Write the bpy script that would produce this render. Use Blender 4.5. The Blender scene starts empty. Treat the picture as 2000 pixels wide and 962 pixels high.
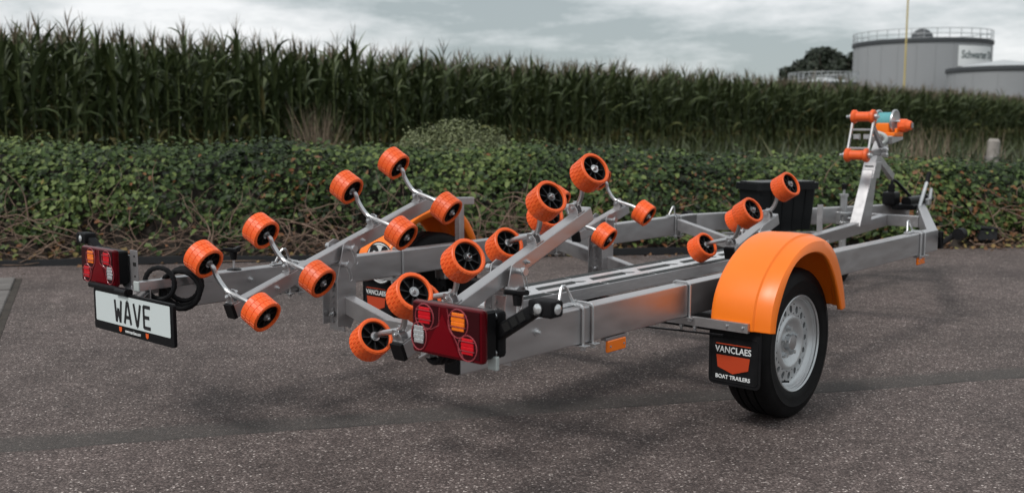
import bpy, bmesh, math, random
import numpy as np
from mathutils import Vector, Matrix
random.seed(7); RNG = np.random.default_rng(11)
SC = bpy.context.scene; COL = SC.collection
# ------------------------------------------------------------------ camera
cam = bpy.data.cameras.new('camera'); camo = bpy.data.objects.new('camera', cam); COL.objects.link(camo)
camo.location = (0, 0, 1.1123); camo.rotation_euler = (math.pi/2 - 0.1179, 0, 0)
cam.sensor_width = 36; cam.lens = 1971.4/2000*36; cam.clip_end = 3000; cam.clip_start = 0.05
cam.dof.use_dof = True; cam.dof.focus_distance = 3.55; cam.dof.aperture_fstop = 3.4
SC.camera = camo
# ------------------------------------------------------------------ sky and sun
SUN_EL, SUN_AZ = math.radians(52), math.radians(-135)     # azimuth clockwise from +Y: sun behind the camera, to the left
w = bpy.data.worlds.new('World'); SC.world = w; w.use_nodes = True
nt = w.node_tree; nt.nodes.clear()
def wn(t, **k):
    n = nt.nodes.new(t)
    for a, b in k.items(): setattr(n, a, b)
    return n
out = wn('ShaderNodeOutputWorld'); bg = wn('ShaderNodeBackground'); nt.links.new(bg.outputs[0], out.inputs[0])
sky = wn('ShaderNodeTexSky', sky_type='NISHITA', sun_disc=False, sun_elevation=SUN_EL, sun_rotation=SUN_AZ)
skm = wn('ShaderNodeVectorMath', operation='SCALE'); skm.inputs['Scale'].default_value = 0.10
nt.links.new(sky.outputs[0], skm.inputs[0])
tc = wn('ShaderNodeTexCoord'); mp = wn('ShaderNodeMapping'); mp.inputs['Scale'].default_value = (1, 1, 4); mp.inputs['Location'].default_value = (1.58, 4.1, 8.06)
nt.links.new(tc.outputs['Generated'], mp.inputs[0])
n1 = wn('ShaderNodeTexNoise'); n1.inputs['Scale'].default_value = 3.5; n1.inputs['Detail'].default_value = 9; n1.inputs['Roughness'].default_value = 0.62
nt.links.new(mp.outputs[0], n1.inputs['Vector'])
rp = wn('ShaderNodeValToRGB'); e = rp.color_ramp.elements
e[0].position = 0.39; e[0].color = (0.39, 0.44, 0.45, 1); e[1].position = 0.535; e[1].color = (0.74, 0.76, 0.77, 1)
m = e.new(0.46); m.color = (0.56, 0.60, 0.61, 1); m = e.new(0.62); m.color = (0.93, 0.935, 0.94, 1)
nt.links.new(n1.outputs[0], rp.inputs[0])
mx = wn('ShaderNodeMixRGB'); mx.inputs[0].default_value = 0.9
nt.links.new(skm.outputs[0], mx.inputs[1]); nt.links.new(rp.outputs[0], mx.inputs[2]); nt.links.new(mx.outputs[0], bg.inputs[0])
bg.inputs[1].default_value = 0.95
sun = bpy.data.lights.new('sun', 'SUN'); sun.energy = 1.9; sun.angle = math.radians(15); sun.color = (1, 0.97, 0.93)
suno = bpy.data.objects.new('sun', sun); COL.objects.link(suno)
sd = Vector((math.sin(SUN_AZ)*math.cos(SUN_EL), math.cos(SUN_AZ)*math.cos(SUN_EL), math.sin(SUN_EL)))
suno.rotation_euler = sd.to_track_quat('Z', 'Y').to_euler()
vs = SC.view_settings; vs.view_transform = 'Standard'; vs.look = 'None'; vs.gamma = 1; vs.exposure = 0.18

# ------------------------------------------------------------------ materials
MAT = {}
def mat(name, col, rough=.5, metal=0., coat=0., noise=0., nscale=30., bump=0., bscale=200., rnoise=0., tint=None, trans=0., spec=.5, stretch=None, sss=0.):
    m = bpy.data.materials.new(name); m.use_nodes = True; t = m.node_tree; b = t.nodes['Principled BSDF']
    b.inputs['Base Color'].default_value = (*col, 1); b.inputs['Roughness'].default_value = rough; b.inputs['Metallic'].default_value = metal
    b.inputs['Coat Weight'].default_value = coat; b.inputs['Coat Roughness'].default_value = .06; b.inputs['Specular IOR Level'].default_value = spec
    if trans: b.inputs['Transmission Weight'].default_value = trans
    tcn = t.nodes.new('ShaderNodeTexCoord'); src = tcn.outputs['Object']
    if stretch:
        mpn = t.nodes.new('ShaderNodeMapping'); mpn.inputs['Scale'].default_value = stretch; t.links.new(src, mpn.inputs[0]); src = mpn.outputs[0]
    if noise or rnoise:
        n = t.nodes.new('ShaderNodeTexNoise'); n.inputs['Scale'].default_value = nscale; n.inputs['Detail'].default_value = 6; t.links.new(src, n.inputs['Vector'])
        if noise:
            r = t.nodes.new('ShaderNodeMapRange'); r.inputs[1].default_value = .3; r.inputs[2].default_value = .7; r.inputs[3].default_value = 1-noise; r.inputs[4].default_value = 1+noise
            t.links.new(n.outputs[0], r.inputs[0])
            mu = t.nodes.new('ShaderNodeVectorMath'); mu.operation = 'SCALE'; mu.inputs[0].default_value = col; t.links.new(r.outputs[0], mu.inputs['Scale'])
            t.links.new(mu.outputs[0], b.inputs['Base Color'])
        if rnoise:
            r2 = t.nodes.new('ShaderNodeMapRange'); r2.inputs[1].default_value = .3; r2.inputs[2].default_value = .7; r2.inputs[3].default_value = rough-rnoise; r2.inputs[4].default_value = rough+rnoise
            t.links.new(n.outputs[0], r2.inputs[0]); t.links.new(r2.outputs[0], b.inputs['Roughness'])
    if tint:   # colour by a per-piece attribute
        a = t.nodes.new('ShaderNodeAttribute'); a.attribute_name = 'tint'
        rr = t.nodes.new('ShaderNodeValToRGB'); el = rr.color_ramp.elements
        el[0].position = tint[0][0]; el[0].color = (*tint[0][1], 1); el[1].position = tint[-1][0]; el[1].color = (*tint[-1][1], 1)
        for p, c in tint[1:-1]: q = el.new(p); q.color = (*c, 1)
        t.links.new(a.outputs['Fac'], rr.inputs[0]); t.links.new(rr.outputs[0], b.inputs['Base Color'])
    if bump:
        n = t.nodes.new('ShaderNodeTexNoise'); n.inputs['Scale'].default_value = bscale; n.inputs['Detail'].default_value = 3; t.links.new(src, n.inputs['Vector'])
        bu = t.nodes.new('ShaderNodeBump'); bu.inputs['Strength'].default_value = bump; bu.inputs['Distance'].default_value = .002
        t.links.new(n.outputs[0], bu.inputs['Height']); t.links.new(bu.outputs[0], b.inputs['Normal'])
    if name == 'roller orange':
        oi = t.nodes.new('ShaderNodeObjectInfo'); mr = t.nodes.new('ShaderNodeMapRange'); mr.inputs[3].default_value = .86; mr.inputs[4].default_value = 1.08; t.links.new(oi.outputs['Random'], mr.inputs[0])
        dn = t.nodes.new('ShaderNodeTexNoise'); dn.inputs['Scale'].default_value = 22; dn.inputs['Detail'].default_value = 8; dn.inputs['Roughness'].default_value = .7; t.links.new(src, dn.inputs['Vector'])
        dr = t.nodes.new('ShaderNodeMapRange'); dr.inputs[1].default_value = .58; dr.inputs[2].default_value = .78; dr.inputs[3].default_value = 0; dr.inputs[4].default_value = .35; t.links.new(dn.outputs[0], dr.inputs[0])
        v2 = t.nodes.new('ShaderNodeVectorMath'); v2.operation = 'SCALE'; t.links.new(b.inputs['Base Color'].links[0].from_socket, v2.inputs[0]); t.links.new(mr.outputs[0], v2.inputs['Scale'])
        mm = t.nodes.new('ShaderNodeMixRGB'); t.links.new(dr.outputs[0], mm.inputs[0]); t.links.new(v2.outputs[0], mm.inputs[1]); mm.inputs[2].default_value = (.42, .12, .05, 1); t.links.new(mm.outputs[0], b.inputs['Base Color'])
    MAT[name] = m; return m
mat('galvanised steel', (.47, .462, .468), .36, .84, noise=.06, nscale=7, rnoise=.06, stretch=(1, 4, 4))
mat('brushed aluminium', (.62, .62, .63), .36, .6, noise=.07, nscale=14, rnoise=.06, stretch=(1, 8, 8))
mat('bright zinc', (.56, .57, .58), .34, .92, rnoise=.06)
mat('zinc plate', (.30, .29, .295), .5, .6, noise=.08, nscale=20)
mat('pale cap', (.42, .46, .45), .5, 0)
mat('roller orange', (.86, .120, .018), .45, noise=.08, nscale=40, rnoise=.06)
mat('fender orange', (.92, .190, .007), .38, noise=.03, nscale=6, rnoise=.05)
mat('black plastic', (.007, .007, .008), .40, spec=.14, bump=.1, bscale=300, rnoise=.08)
mat('hub plastic', (.014, .014, .015), .4, spec=.4)
mat('black rubber', (.008, .008, .009), .6, spec=.14, noise=.25, nscale=25, bump=.15, bscale=240)
mat('tyre rubber', (.0075, .0075, .008), .55, spec=.12, noise=.3, nscale=18, bump=.2, bscale=160)
mat('rim silver', (.58, .60, .61), .38, .6, noise=.06, nscale=20, rnoise=.06)
mat('dark hole', (.004, .004, .004), .8)
mat('lens red', (.085, .0008, .004), .08, spec=.22)
mat('lens red cell', (.55, .006, .014), .25, spec=.3)
mat('lens reflector', (.135, .001, .005), .15, spec=.2)
mat('lens dark', (.030, .001, .003), .2, spec=.3)
mat('lens ridge', (.30, .05, .06), .15, spec=.4)
mat('lens amber', (.90, .19, .006), .2, coat=.5, noise=.1, nscale=120)
mat('lens white', (.62, .64, .65), .12, .6, noise=.2, nscale=160)
mat('plate white', (.60, .66, .66), .45)
mat('plate black', (.010, .010, .012), .4)
mat('decal white', (.72, .74, .74), .5)
mat('decal orange', (.46, .045, .008), .5)
mat('emblem orange', (.75, .10, .01), .5)
mat('marker amber', (.95, .20, .004), .25, coat=.4)
mat('strap teal', (.10, .34, .36), .7, noise=.1, nscale=80)
mat('box black', (.008, .009, .010), .36, spec=.2, rnoise=.06)
mat('grip dark', (.022, .026, .026), .8, noise=.2, nscale=200, bump=.3, bscale=500)

# ------------------------------------------------------------------ mesh helpers
def vec(p): return Vector(p)
class MB:
    def __init__(s): s.v = []; s.f = []
    def add(s, vs, fs):
        o = len(s.v); s.v += [tuple(p) for p in vs]; s.f += [[i+o for i in f] for f in fs]; return s
    def prism(s, sec, p0, p1, up=(0, 0, 1), sec1=None, cap=True):
        p0, p1, up = vec(p0), vec(p1), vec(up); d = (p1-p0).normalized(); sx = d.cross(up).normalized(); uz = sx.cross(d)
        n = len(sec); sec1 = sec1 or sec
        vs = [p0+sx*a+uz*b for a, b in sec]+[p1+sx*a+uz*b for a, b in sec1]
        fs = [[i, (i+1) % n, n+(i+1) % n, n+i] for i in range(n)]
        if cap: fs += [list(range(n))[::-1], list(range(n, 2*n))]
        return s.add(vs, fs)
    def bar(s, p0, p1, w, h, up=(0, 0, 1), r=.004, w1=None, h1=None):
        return s.prism(rrect(w, h, r), p0, p1, up, rrect(w1 or w, h1 or h, r))
    def box(s, c, size, r=.003, M=None):
        x, y, z = size; c = vec(c)
        b = bmesh.new(); bmesh.ops.create_cube(b, size=1)
        for q in b.verts: q.co = Vector((q.co.x*x, q.co.y*y, q.co.z*z))
        if r: bmesh.ops.bevel(b, geom=list(b.edges), offset=min(r, .45*min(size)), segments=2 if r > .006 else 1, affect='EDGES', profile=.5)
        b.verts.index_update()
        vs = [(M @ q.co if M else q.co)+c for q in b.verts]; fs = [[q.index for q in f.verts] for f in b.faces]; b.free()
        return s.add(vs, fs)
    def tube(s, path, r, n=8, cap=True, closed=False):
        P = [vec(p) for p in path]; m = len(P); rr = r if isinstance(r, (list, tuple)) else [r]*m
        vs = []; ref = None
        for i in range(m):
            a = P[i-1] if (i or closed) else P[0]; b = P[(i+1) % m] if (i < m-1 or closed) else P[m-1]
            t = (b-a).normalized()
            if ref is None: ref = t.orthogonal().normalized()
            ref = (ref-t*ref.dot(t)).normalized(); bi = t.cross(ref)
            vs += [P[i]+(ref*math.cos(2*math.pi*k/n)+bi*math.sin(2*math.pi*k/n))*rr[i] for k in range(n)]
        fs = []
        for i in range(m if closed else m-1):
            j = (i+1) % m
            fs += [[i*n+k, i*n+(k+1) % n, j*n+(k+1) % n, j*n+k] for k in range(n)]
        if cap and not closed: fs += [list(range(n))[::-1], [(m-1)*n+k for k in range(n)]]
        return s.add(vs, fs)
    def cyl(s, p0, p1, r, n=16, r1=None): return s.tube([p0, p1], [r, r if r1 is None else r1], n)
    def lathe(s, prof, o, d, n=32, a0=0):
        o, d = vec(o), vec(d).normalized(); e1 = d.orthogonal().normalized(); e2 = d.cross(e1); m = len(prof)
        vs = [o+d*x+(e1*math.cos(a0+2*math.pi*k/n)+e2*math.sin(a0+2*math.pi*k/n))*r for r, x in prof for k in range(n)]
        fs = [[i*n+k, i*n+(k+1) % n, (i+1)*n+(k+1) % n, (i+1)*n+k] for i in range(m-1) for k in range(n)]
        if prof[0][0] > 1e-5 and False: pass
        return s.add(vs, fs)
    def disc(s, c, nrm, r, n=24, th=.001): c = vec(c); d = vec(nrm).normalized(); return s.cyl(c-d*th/2, c+d*th/2, r, n)
    def plate(s, pts, o, ex, ey, th):
        o, ex, ey = vec(o), vec(ex), vec(ey); nz = ex.cross(ey).normalized(); n = len(pts)
        vs = [o+ex*a+ey*b for a, b in pts]+[o+ex*a+ey*b+nz*th for a, b in pts]
        return s.add(vs, [list(range(n))[::-1], list(range(n, 2*n))]+[[i, (i+1) % n, n+(i+1) % n, n+i] for i in range(n)])
    def mesh(s, name, sharp=32):
        me = bpy.data.meshes.new(name); me.from_pydata(s.v, [], s.f); me.validate()
        b = bmesh.new(); b.from_mesh(me); bmesh.ops.recalc_face_normals(b, faces=b.faces)
        sa = math.radians(sharp)
        for f in b.faces: f.smooth = True
        for ed in b.edges:
            if len(ed.link_faces) == 2 and ed.calc_face_angle(0) > sa: ed.smooth = False
        b.to_mesh(me); b.free(); return me
    def build(s, name, m, parent=None, sharp=32):
        me = s.mesh(name, sharp); me.materials.append(MAT[m]); o = link(name, me, parent)
        if sharp <= 32 and len(me.polygons) < 4000: wn_ = o.modifiers.new('weighted normals', 'WEIGHTED_NORMAL'); wn_.keep_sharp = True; wn_.weight = 90
        return o
def link(name, data, parent=None, loc=None, rot=None):
    o = bpy.data.objects.new(name, data); COL.objects.link(o); o.parent = parent
    if loc is not None: o.location = loc
    if rot is not None: o.rotation_euler = rot
    return o
def empty(name, loc=(0, 0, 0), rz=0):
    o = link(name, None, None, loc, (0, 0, rz)); o.empty_display_size = .1; return o
def tag(o, label=None, cat=None, group=None, kind=None):
    for k, v in (('label', label), ('category', cat), ('group', group), ('kind', kind)):
        if v: o[k] = v
    return o
def rrect(w, h, r, k=2):
    pts = []
    for cx, cy, a in ((w/2-r, h/2-r, 0), (-w/2+r, h/2-r, 90), (-w/2+r, -h/2+r, 180), (w/2-r, -h/2+r, 270)):
        for i in range(k+1):
            t = math.radians(a+90*i/k); pts.append((cx+r*math.cos(t), cy+r*math.sin(t)))
    return pts
def arr_mesh(name, V, F, m, parent=None, tint=None, smooth=False):
    V = np.asarray(V, np.float32); F = np.asarray(F, np.int32); k = F.shape[1]
    me = bpy.data.meshes.new(name); me.vertices.add(len(V)); me.vertices.foreach_set('co', V.ravel())
    me.loops.add(F.size); me.loops.foreach_set('vertex_index', F.ravel()); me.polygons.add(len(F))
    me.polygons.foreach_set('loop_start', np.arange(0, F.size, k, dtype=np.int32)); me.polygons.foreach_set('loop_total', np.full(len(F), k, np.int32))
    if smooth: me.polygons.foreach_set('use_smooth', np.ones(len(F), bool))
    if tint is not None:
        a = me.attributes.new('tint', 'FLOAT', 'POINT'); a.data.foreach_set('value', np.asarray(tint, np.float32))
    me.update(); me.validate(); me.materials.append(MAT[m])
    return link(name, me, parent)
def text_mesh(name, body, size, m, parent, M, xs=1., th=.0006, align='CENTER', bold=0.):
    c = bpy.data.curves.new(name, 'FONT'); c.body = body; c.size = size; c.extrude = th; c.align_x = align; c.align_y = 'CENTER'; c.resolution_u = 3; c.offset = bold
    t = bpy.data.objects.new('tmp', c); COL.objects.link(t)
    dg = bpy.context.evaluated_depsgraph_get(); me = bpy.data.meshes.new_from_object(t.evaluated_get(dg))
    bpy.data.objects.remove(t); me.transform(Matrix.Diagonal((xs, 1, 1, 1))); me.transform(M); me.name = name
    me.materials.clear(); me.materials.append(MAT[m]); return link(name, me, parent)
def face_mat(o, ex, ey):   # text lying in the plane of ex (reading direction), ey (up)
    ex, ey = vec(ex).normalized(), vec(ey).normalized(); ez = ex.cross(ey)
    M = Matrix((ex, ey, ez)).transposed().to_4x4(); M.translation = vec(o); return M

# ================================================================== SETTING
def asphalt_material():
    m = bpy.data.materials.new('asphalt'); m.use_nodes = True; t = m.node_tree; b = t.nodes['Principled BSDF']; L = t.links.new
    def N(ty, **k):
        n = t.nodes.new(ty)
        for a, q in k.items(): setattr(n, a, q)
        return n
    def math_(op, a, b_=None):
        n = N('ShaderNodeMath', operation=op)
        for i, q in enumerate((a, b_)):
            if q is None: continue
            if isinstance(q, (int, float)): n.inputs[i].default_value = q
            else: L(q, n.inputs[i])
        return n.outputs[0]
    def ramp(src, stops):
        r = N('ShaderNodeValToRGB'); el = r.color_ramp.elements
        el[0].position, el[0].color = stops[0][0], (*stops[0][1], 1); el[1].position, el[1].color = stops[-1][0], (*stops[-1][1], 1)
        for p, c in stops[1:-1]: q = el.new(p); q.color = (*c, 1)
        L(src, r.inputs[0]); return r.outputs[0]
    tcn = N('ShaderNodeTexCoord'); P = tcn.outputs['Object']
    vor = N('ShaderNodeTexVoronoi'); vor.inputs['Scale'].default_value = 155; L(P, vor.inputs['Vector'])
    vd = N('ShaderNodeTexVoronoi'); vd.inputs['Scale'].default_value = 75; L(P, vd.inputs['Vector'])
    sep = N('ShaderNodeSeparateColor'); L(vor.outputs['Color'], sep.inputs[0])
    stone = ramp(sep.outputs[0], [(0, (.036, .0278, .0260)), (.45, (.063, .0500, .0468)), (.80, (.088, .0705, .066)), (.93, (.126, .104, .097)), (.985, (.23, .20, .188)), (1, (.36, .325, .305))])
    # dark binder between the stones
    gap = ramp(vor.outputs['Distance'], [(0, (1, 1, 1)), (.45, (.95, .95, .95)), (.75, (.45, .44, .43))])
    mul = N('ShaderNodeMixRGB', blend_type='MULTIPLY'); mul.inputs[0].default_value = .85; L(stone, mul.inputs[1]); L(gap, mul.inputs[2])
    nb = N('ShaderNodeTexNoise'); nb.inputs['Scale'].default_value = 1.1; nb.inputs['Detail'].default_value = 5; nb.inputs['Roughness'].default_value = .6; L(P, nb.inputs['Vector'])
    big = ramp(nb.outputs[0], [(.28, (.62, .60, .60)), (.5, (1, .99, .98)), (.72, (1.30, 1.27, 1.27))])
    mul2 = N('ShaderNodeMixRGB', blend_type='MULTIPLY'); mul2.inputs[0].default_value = 1; L(mul.outputs[0], mul2.inputs[1]); L(big, mul2.inputs[2])
    n2 = N('ShaderNodeTexNoise'); n2.inputs['Scale'].default_value = 9; n2.inputs['Detail'].default_value = 4; L(P, n2.inputs['Vector'])
    mid = ramp(n2.outputs[0], [(.35, (.84, .83, .83)), (.65, (1.14, 1.14, 1.14))])
    mul3 = N('ShaderNodeMixRGB', blend_type='MULTIPLY'); mul3.inputs[0].default_value = 1; L(mul2.outputs[0], mul3.inputs[1]); L(mid, mul3.inputs[2])
    # the old paving joint: a bitumen band with one sharp, cracked edge
    sp = N('ShaderNodeSeparateXYZ'); L(P, sp.inputs[0])
    nw = N('ShaderNodeTexNoise'); nw.inputs['Scale'].default_value = 1.3; nw.inputs['Detail'].default_value = 6; L(P, nw.inputs['Vector'])
    line = math_('SUBTRACT', sp.outputs[1], math_('ADD', math_('MULTIPLY', sp.outputs[0], .2566), 3.827))
    dist = math_('ADD', line, math_('MULTIPLY', math_('SUBTRACT', nw.outputs[0], .5), .09))
    band = ramp(math_('ADD', math_('MULTIPLY', dist, 2.0), .5), [(.0, (0, 0, 0)), (.47, (.0, .0, .0)), (.50, (1, 1, 1)), (.78, (.85, .85, .85)), (.92, (0, 0, 0))])
    crack = ramp(math_('ADD', math_('MULTIPLY', dist, 10.0), .5), [(.38, (0, 0, 0)), (.47, (.9, .9, .9)), (.52, (.9, .9, .9)), (.6, (0, 0, 0))])
    nc = N('ShaderNodeTexNoise'); nc.inputs['Scale'].default_value = 2.2; nc.inputs['Detail'].default_value = 3; L(P, nc.inputs['Vector'])
    crk = math_('MULTIPLY', crack, ramp(nc.outputs[0], [(.45, (0, 0, 0)), (.6, (1, 1, 1))]))
    bw = math_('MULTIPLY', band, ramp(nb.outputs[0], [(.3, (.6, .6, .6)), (.6, (1, 1, 1))]))
    mb = N('ShaderNodeMixRGB'); L(math_('MULTIPLY', bw, .85), mb.inputs[0]); L(mul3.outputs[0], mb.inputs[1]); mb.inputs[2].default_value = (.034, .0315, .029, 1)
    mc = N('ShaderNodeMixRGB'); L(math_('MULTIPLY', crk, .8), mc.inputs[0]); L(mb.outputs[0], mc.inputs[1]); mc.inputs[2].default_value = (.010, .009, .008, 1)
    # oil spots
    vs_ = N('ShaderNodeTexVoronoi'); vs_.inputs['Scale'].default_value = 1.9; L(P, vs_.inputs['Vector'])
    spot = ramp(vs_.outputs['Distance'], [(.02, (.35, .35, .35)), (.045, (1, 1, 1))])
    ms = N('ShaderNodeMixRGB', blend_type='MULTIPLY'); ms.inputs[0].default_value = .9; L(mc.outputs[0], ms.inputs[1]); L(spot, ms.inputs[2])
    sc = N('ShaderNodeVectorMath', operation='SCALE'); sc.inputs['Scale'].default_value = 1.62; L(ms.outputs[0], sc.inputs[0])
    L(sc.outputs[0], b.inputs['Base Color']); b.inputs['Roughness'].default_value = .8; b.inputs['Specular IOR Level'].default_value = .35
    bu = N('ShaderNodeBump'); bu.inputs['Strength'].default_value = .55; bu.inputs['Distance'].default_value = .003
    hh = math_('ADD', math_('MULTIPLY', vor.outputs['Distance'], -1.0), math_('MULTIPLY', vd.outputs['Distance'], -.5)); L(hh, bu.inputs['Height']); L(bu.outputs[0], b.inputs['Normal'])
    MAT['asphalt'] = m
asphalt_material()
mat('soil', (.035, .028, .022), .95, noise=.4, nscale=8, bump=.6, bscale=60)
mat('field soil', (.040, .036, .022), .95, noise=.4, nscale=3, bump=.5, bscale=30)
mat('paver', (.135, .125, .118), .85, noise=.22, nscale=12, bump=.4, bscale=120)
mat('edging plastic', (.010, .011, .013), .5, noise=.2, nscale=12)
def hedge_y(x): return 8.64+.145*x          # line where the asphalt meets the planted bank
def sheet(name, pts, z, m):
    b = MB(); b.add([(x, y, z) for x, y in pts], [list(range(len(pts)))]); o = b.build(name, m); return tag(o, kind='structure')
sheet('ground', [(-700, -700), (700, -700), (700, 1200), (-700, 1200)], -.012, 'field soil')
sheet('asphalt_yard', [(-60, -30), (60, -30), (60, hedge_y(60)), (-60, hedge_y(-60))], 0, 'asphalt')
# pavers left of the yard
pav = sheet('pavement', [(-5.4, 4.05), (-2.20, 4.05), (-3.61, 7.36), (-5.4, 7.36)], .003, 'soil')
pm = MB(); pm.box((0, 0, 0), (.285, .285, .05), .006); pme = pm.mesh('paver'); pme.materials.append(MAT['paver'])
ed = Vector((-1.46, 3.42)).normalized(); en = Vector((-ed.y, ed.x))
for i in range(12):
    for j in range(5):
        p = Vector((-2.20, 4.05))+ed*(.16+i*.3+(.15 if j % 2 else 0))+en*(.185+j*.3)
        if p.y > 7.25 or p.x < -5.25 or p.y < 4.1: continue
        o = link('paver', pme, pav, (p.x, p.y, -.012+random.uniform(-.004, .004)), (random.uniform(-.01, .01), random.uniform(-.01, .01), math.atan2(ed.y, ed.x)+random.uniform(-.01, .01)))
# ================================================================== BOAT TRAILER (local: X forward, Y left, Z up)
TR = empty('boat_trailer', (-.5867, 3.4823, -.04), math.pi/2-.7221)
tag(TR, 'grey steel boat trailer with orange fenders and orange hull rollers standing on the asphalt', 'boat trailer')
B, ZT, ZB = .806, .579, .459; BW, BH = .06, .12; YC = B-BW/2; ZC = (ZT+ZB)/2
X0, XB = -.245, 3.60; DA = math.tan(math.radians(21)); XTIP = XB+(YC-.06)/DA
def bolt(p, d, parent, r=.011, l=.014, wash=True, m='bright zinc'):
    d = vec(d).normalized(); p = vec(p); b = MB()
    if wash: b.cyl(p, p+d*.003, r*1.45, 14)
    b.cyl(p, p+d*l*.75, r, 6); b.cyl(p+d*l*.75, p+d*l*1.25, r*.55, 8)
    return b.build('bolt', m, parent)
for s in (1, -1):
    b = MB(); b.bar((X0, s*YC, ZC), (XB+.005, s*YC, ZC), BW, BH, r=.007); cb = b.build('chassis_beam', 'galvanised steel', TR)
    b = MB(); b.box((X0-.004, s*YC, ZC), (.012, BW-.006, BH-.006), .003); b.build('end_cap', 'black plastic', cb)
    b = MB(); b.bar((XB-.004, s*(YC-.001), ZC), (XTIP, s*.055, ZC), BW, BH-.004, r=.007); b.build('drawbar', 'galvanised steel', TR)
# V crossmembers: from the beams down to a flat middle
def cross(x, ztop, zmid, ym=.16, h=.07, w=.05, yb=B-BW-.001):
    for s in (1, -1):
        b = MB(); b.bar((x, s*yb, ztop-h/2), (x, s*ym, zmid-h/2), w, h, r=.005); b.build('crossmember', 'galvanised steel', TR)
    b = MB(); b.bar((x, ym+.012, zmid-h/2-.001), (x, -ym-.012, zmid-h/2-.001), w+.004, h+.003, r=.005); b.build('crossmember', 'galvanised steel', TR)
cross(.353, .562, .415); cross(2.127, .545, .412); cross(3.355, .563, .418)
# winch beam up the middle, and the tie bar to the drawbar
b = MB(); b.bar((3.33, 0, .418+.005), (4.87, 0, .495), .06, .08, r=.006); wbm = b.build('winch_beam', 'galvanised steel', TR)
b = MB()
yt = YC-(4.9-XB)*DA
b.bar((4.9, yt-.03, .497), (4.9, -yt+.03, .497), .055, .078, r=.005); b.build('tie_bar', 'galvanised steel', TR)
# axle and springs
b = MB(); b.bar((1.346, .86, .372), (1.346, -.86, .372), .075, .075, r=.012); ax = b.build('axle', 'black plastic', TR)
for s in (1, -1):
    b = MB(); b.box((1.34, s*YC, .4335), (.22, .075, .050), .006); b.build('axle_bracket', 'galvanised steel', TR)
    b = MB(); b.bar((1.346, s*.84, .372), (1.346, s*.88, .33), .05, .09, (1, 0, 0), .01); b.box((1.346, s*.865, .345), (.10, .03, .12), .012); b.build('suspension_arm', 'black plastic', TR)
# U bolts
def ubolt(x, s, extra=.012, y0=YC):
    r = .005; hw, ht = BW/2+r+.001, ZT+r+.001; zb = ZB-.018; pts = []
    for p in [(-hw, zb), (-hw, ht-.012), (-hw+.004, ht-.004), (-hw+.012, ht), (hw-.012, ht), (hw-.004, ht-.004), (hw, ht-.012), (hw, zb)]:
        pts.append((x, s*y0+p[0], p[1]))
    b = MB(); b.tube(pts, r, 8)
    b.box((x, s*y0, ZB-.004), (.03, BW+.05, .006), .001)
    for q in (-hw, hw): b.cyl((x, s*y0+q, ZB-.007), (x, s*y0+q, ZB-.017), .0095, 6)
    return b.build('u_bolt', 'bright zinc', TR)
for x in (.31, .362, .955, 2.10, 2.16, 3.32, 3.38):
    for s in (1, -1): ubolt(x, s)
# tie-down eyes
def eye(x, s, y):
    pts = [(x-.04, 0), (x-.036, .008), (x-.014, .052), (x-.005, .060), (x+.005, .060), (x+.014, .052), (x+.036, .008), (x+.04, 0)]
    b = MB(); b.tube([(px, s*y-s*.012*(pz/.06), ZT+.006+pz) for px, pz in pts], .0052, 8)
    b.box((x, s*y, ZT+.004), (.11, .03, .006), .001)
    for q in (-.047, .047): b.cyl((x+q, s*y, ZT+.006), (x+q, s*y, ZT+.016), .008, 6)
    return b.build('tie_down_eye', 'bright zinc', TR)
for s in (1, -1): eye(.29, s, YC-.018); eye(3.30, s, YC-.018)
for p, d in [((.086, -B, .534), (0, -1, 0)), ((-.12, B-BW, .545), (0, -1, 0)), ((.125, B-BW, .536), (0, -1, 0)), ((1.75, B-BW, .52), (0, -1, 0)), ((2.6, B-BW, .52), (0, -1, 0))]: bolt(p, d, TR, .009)
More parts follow.
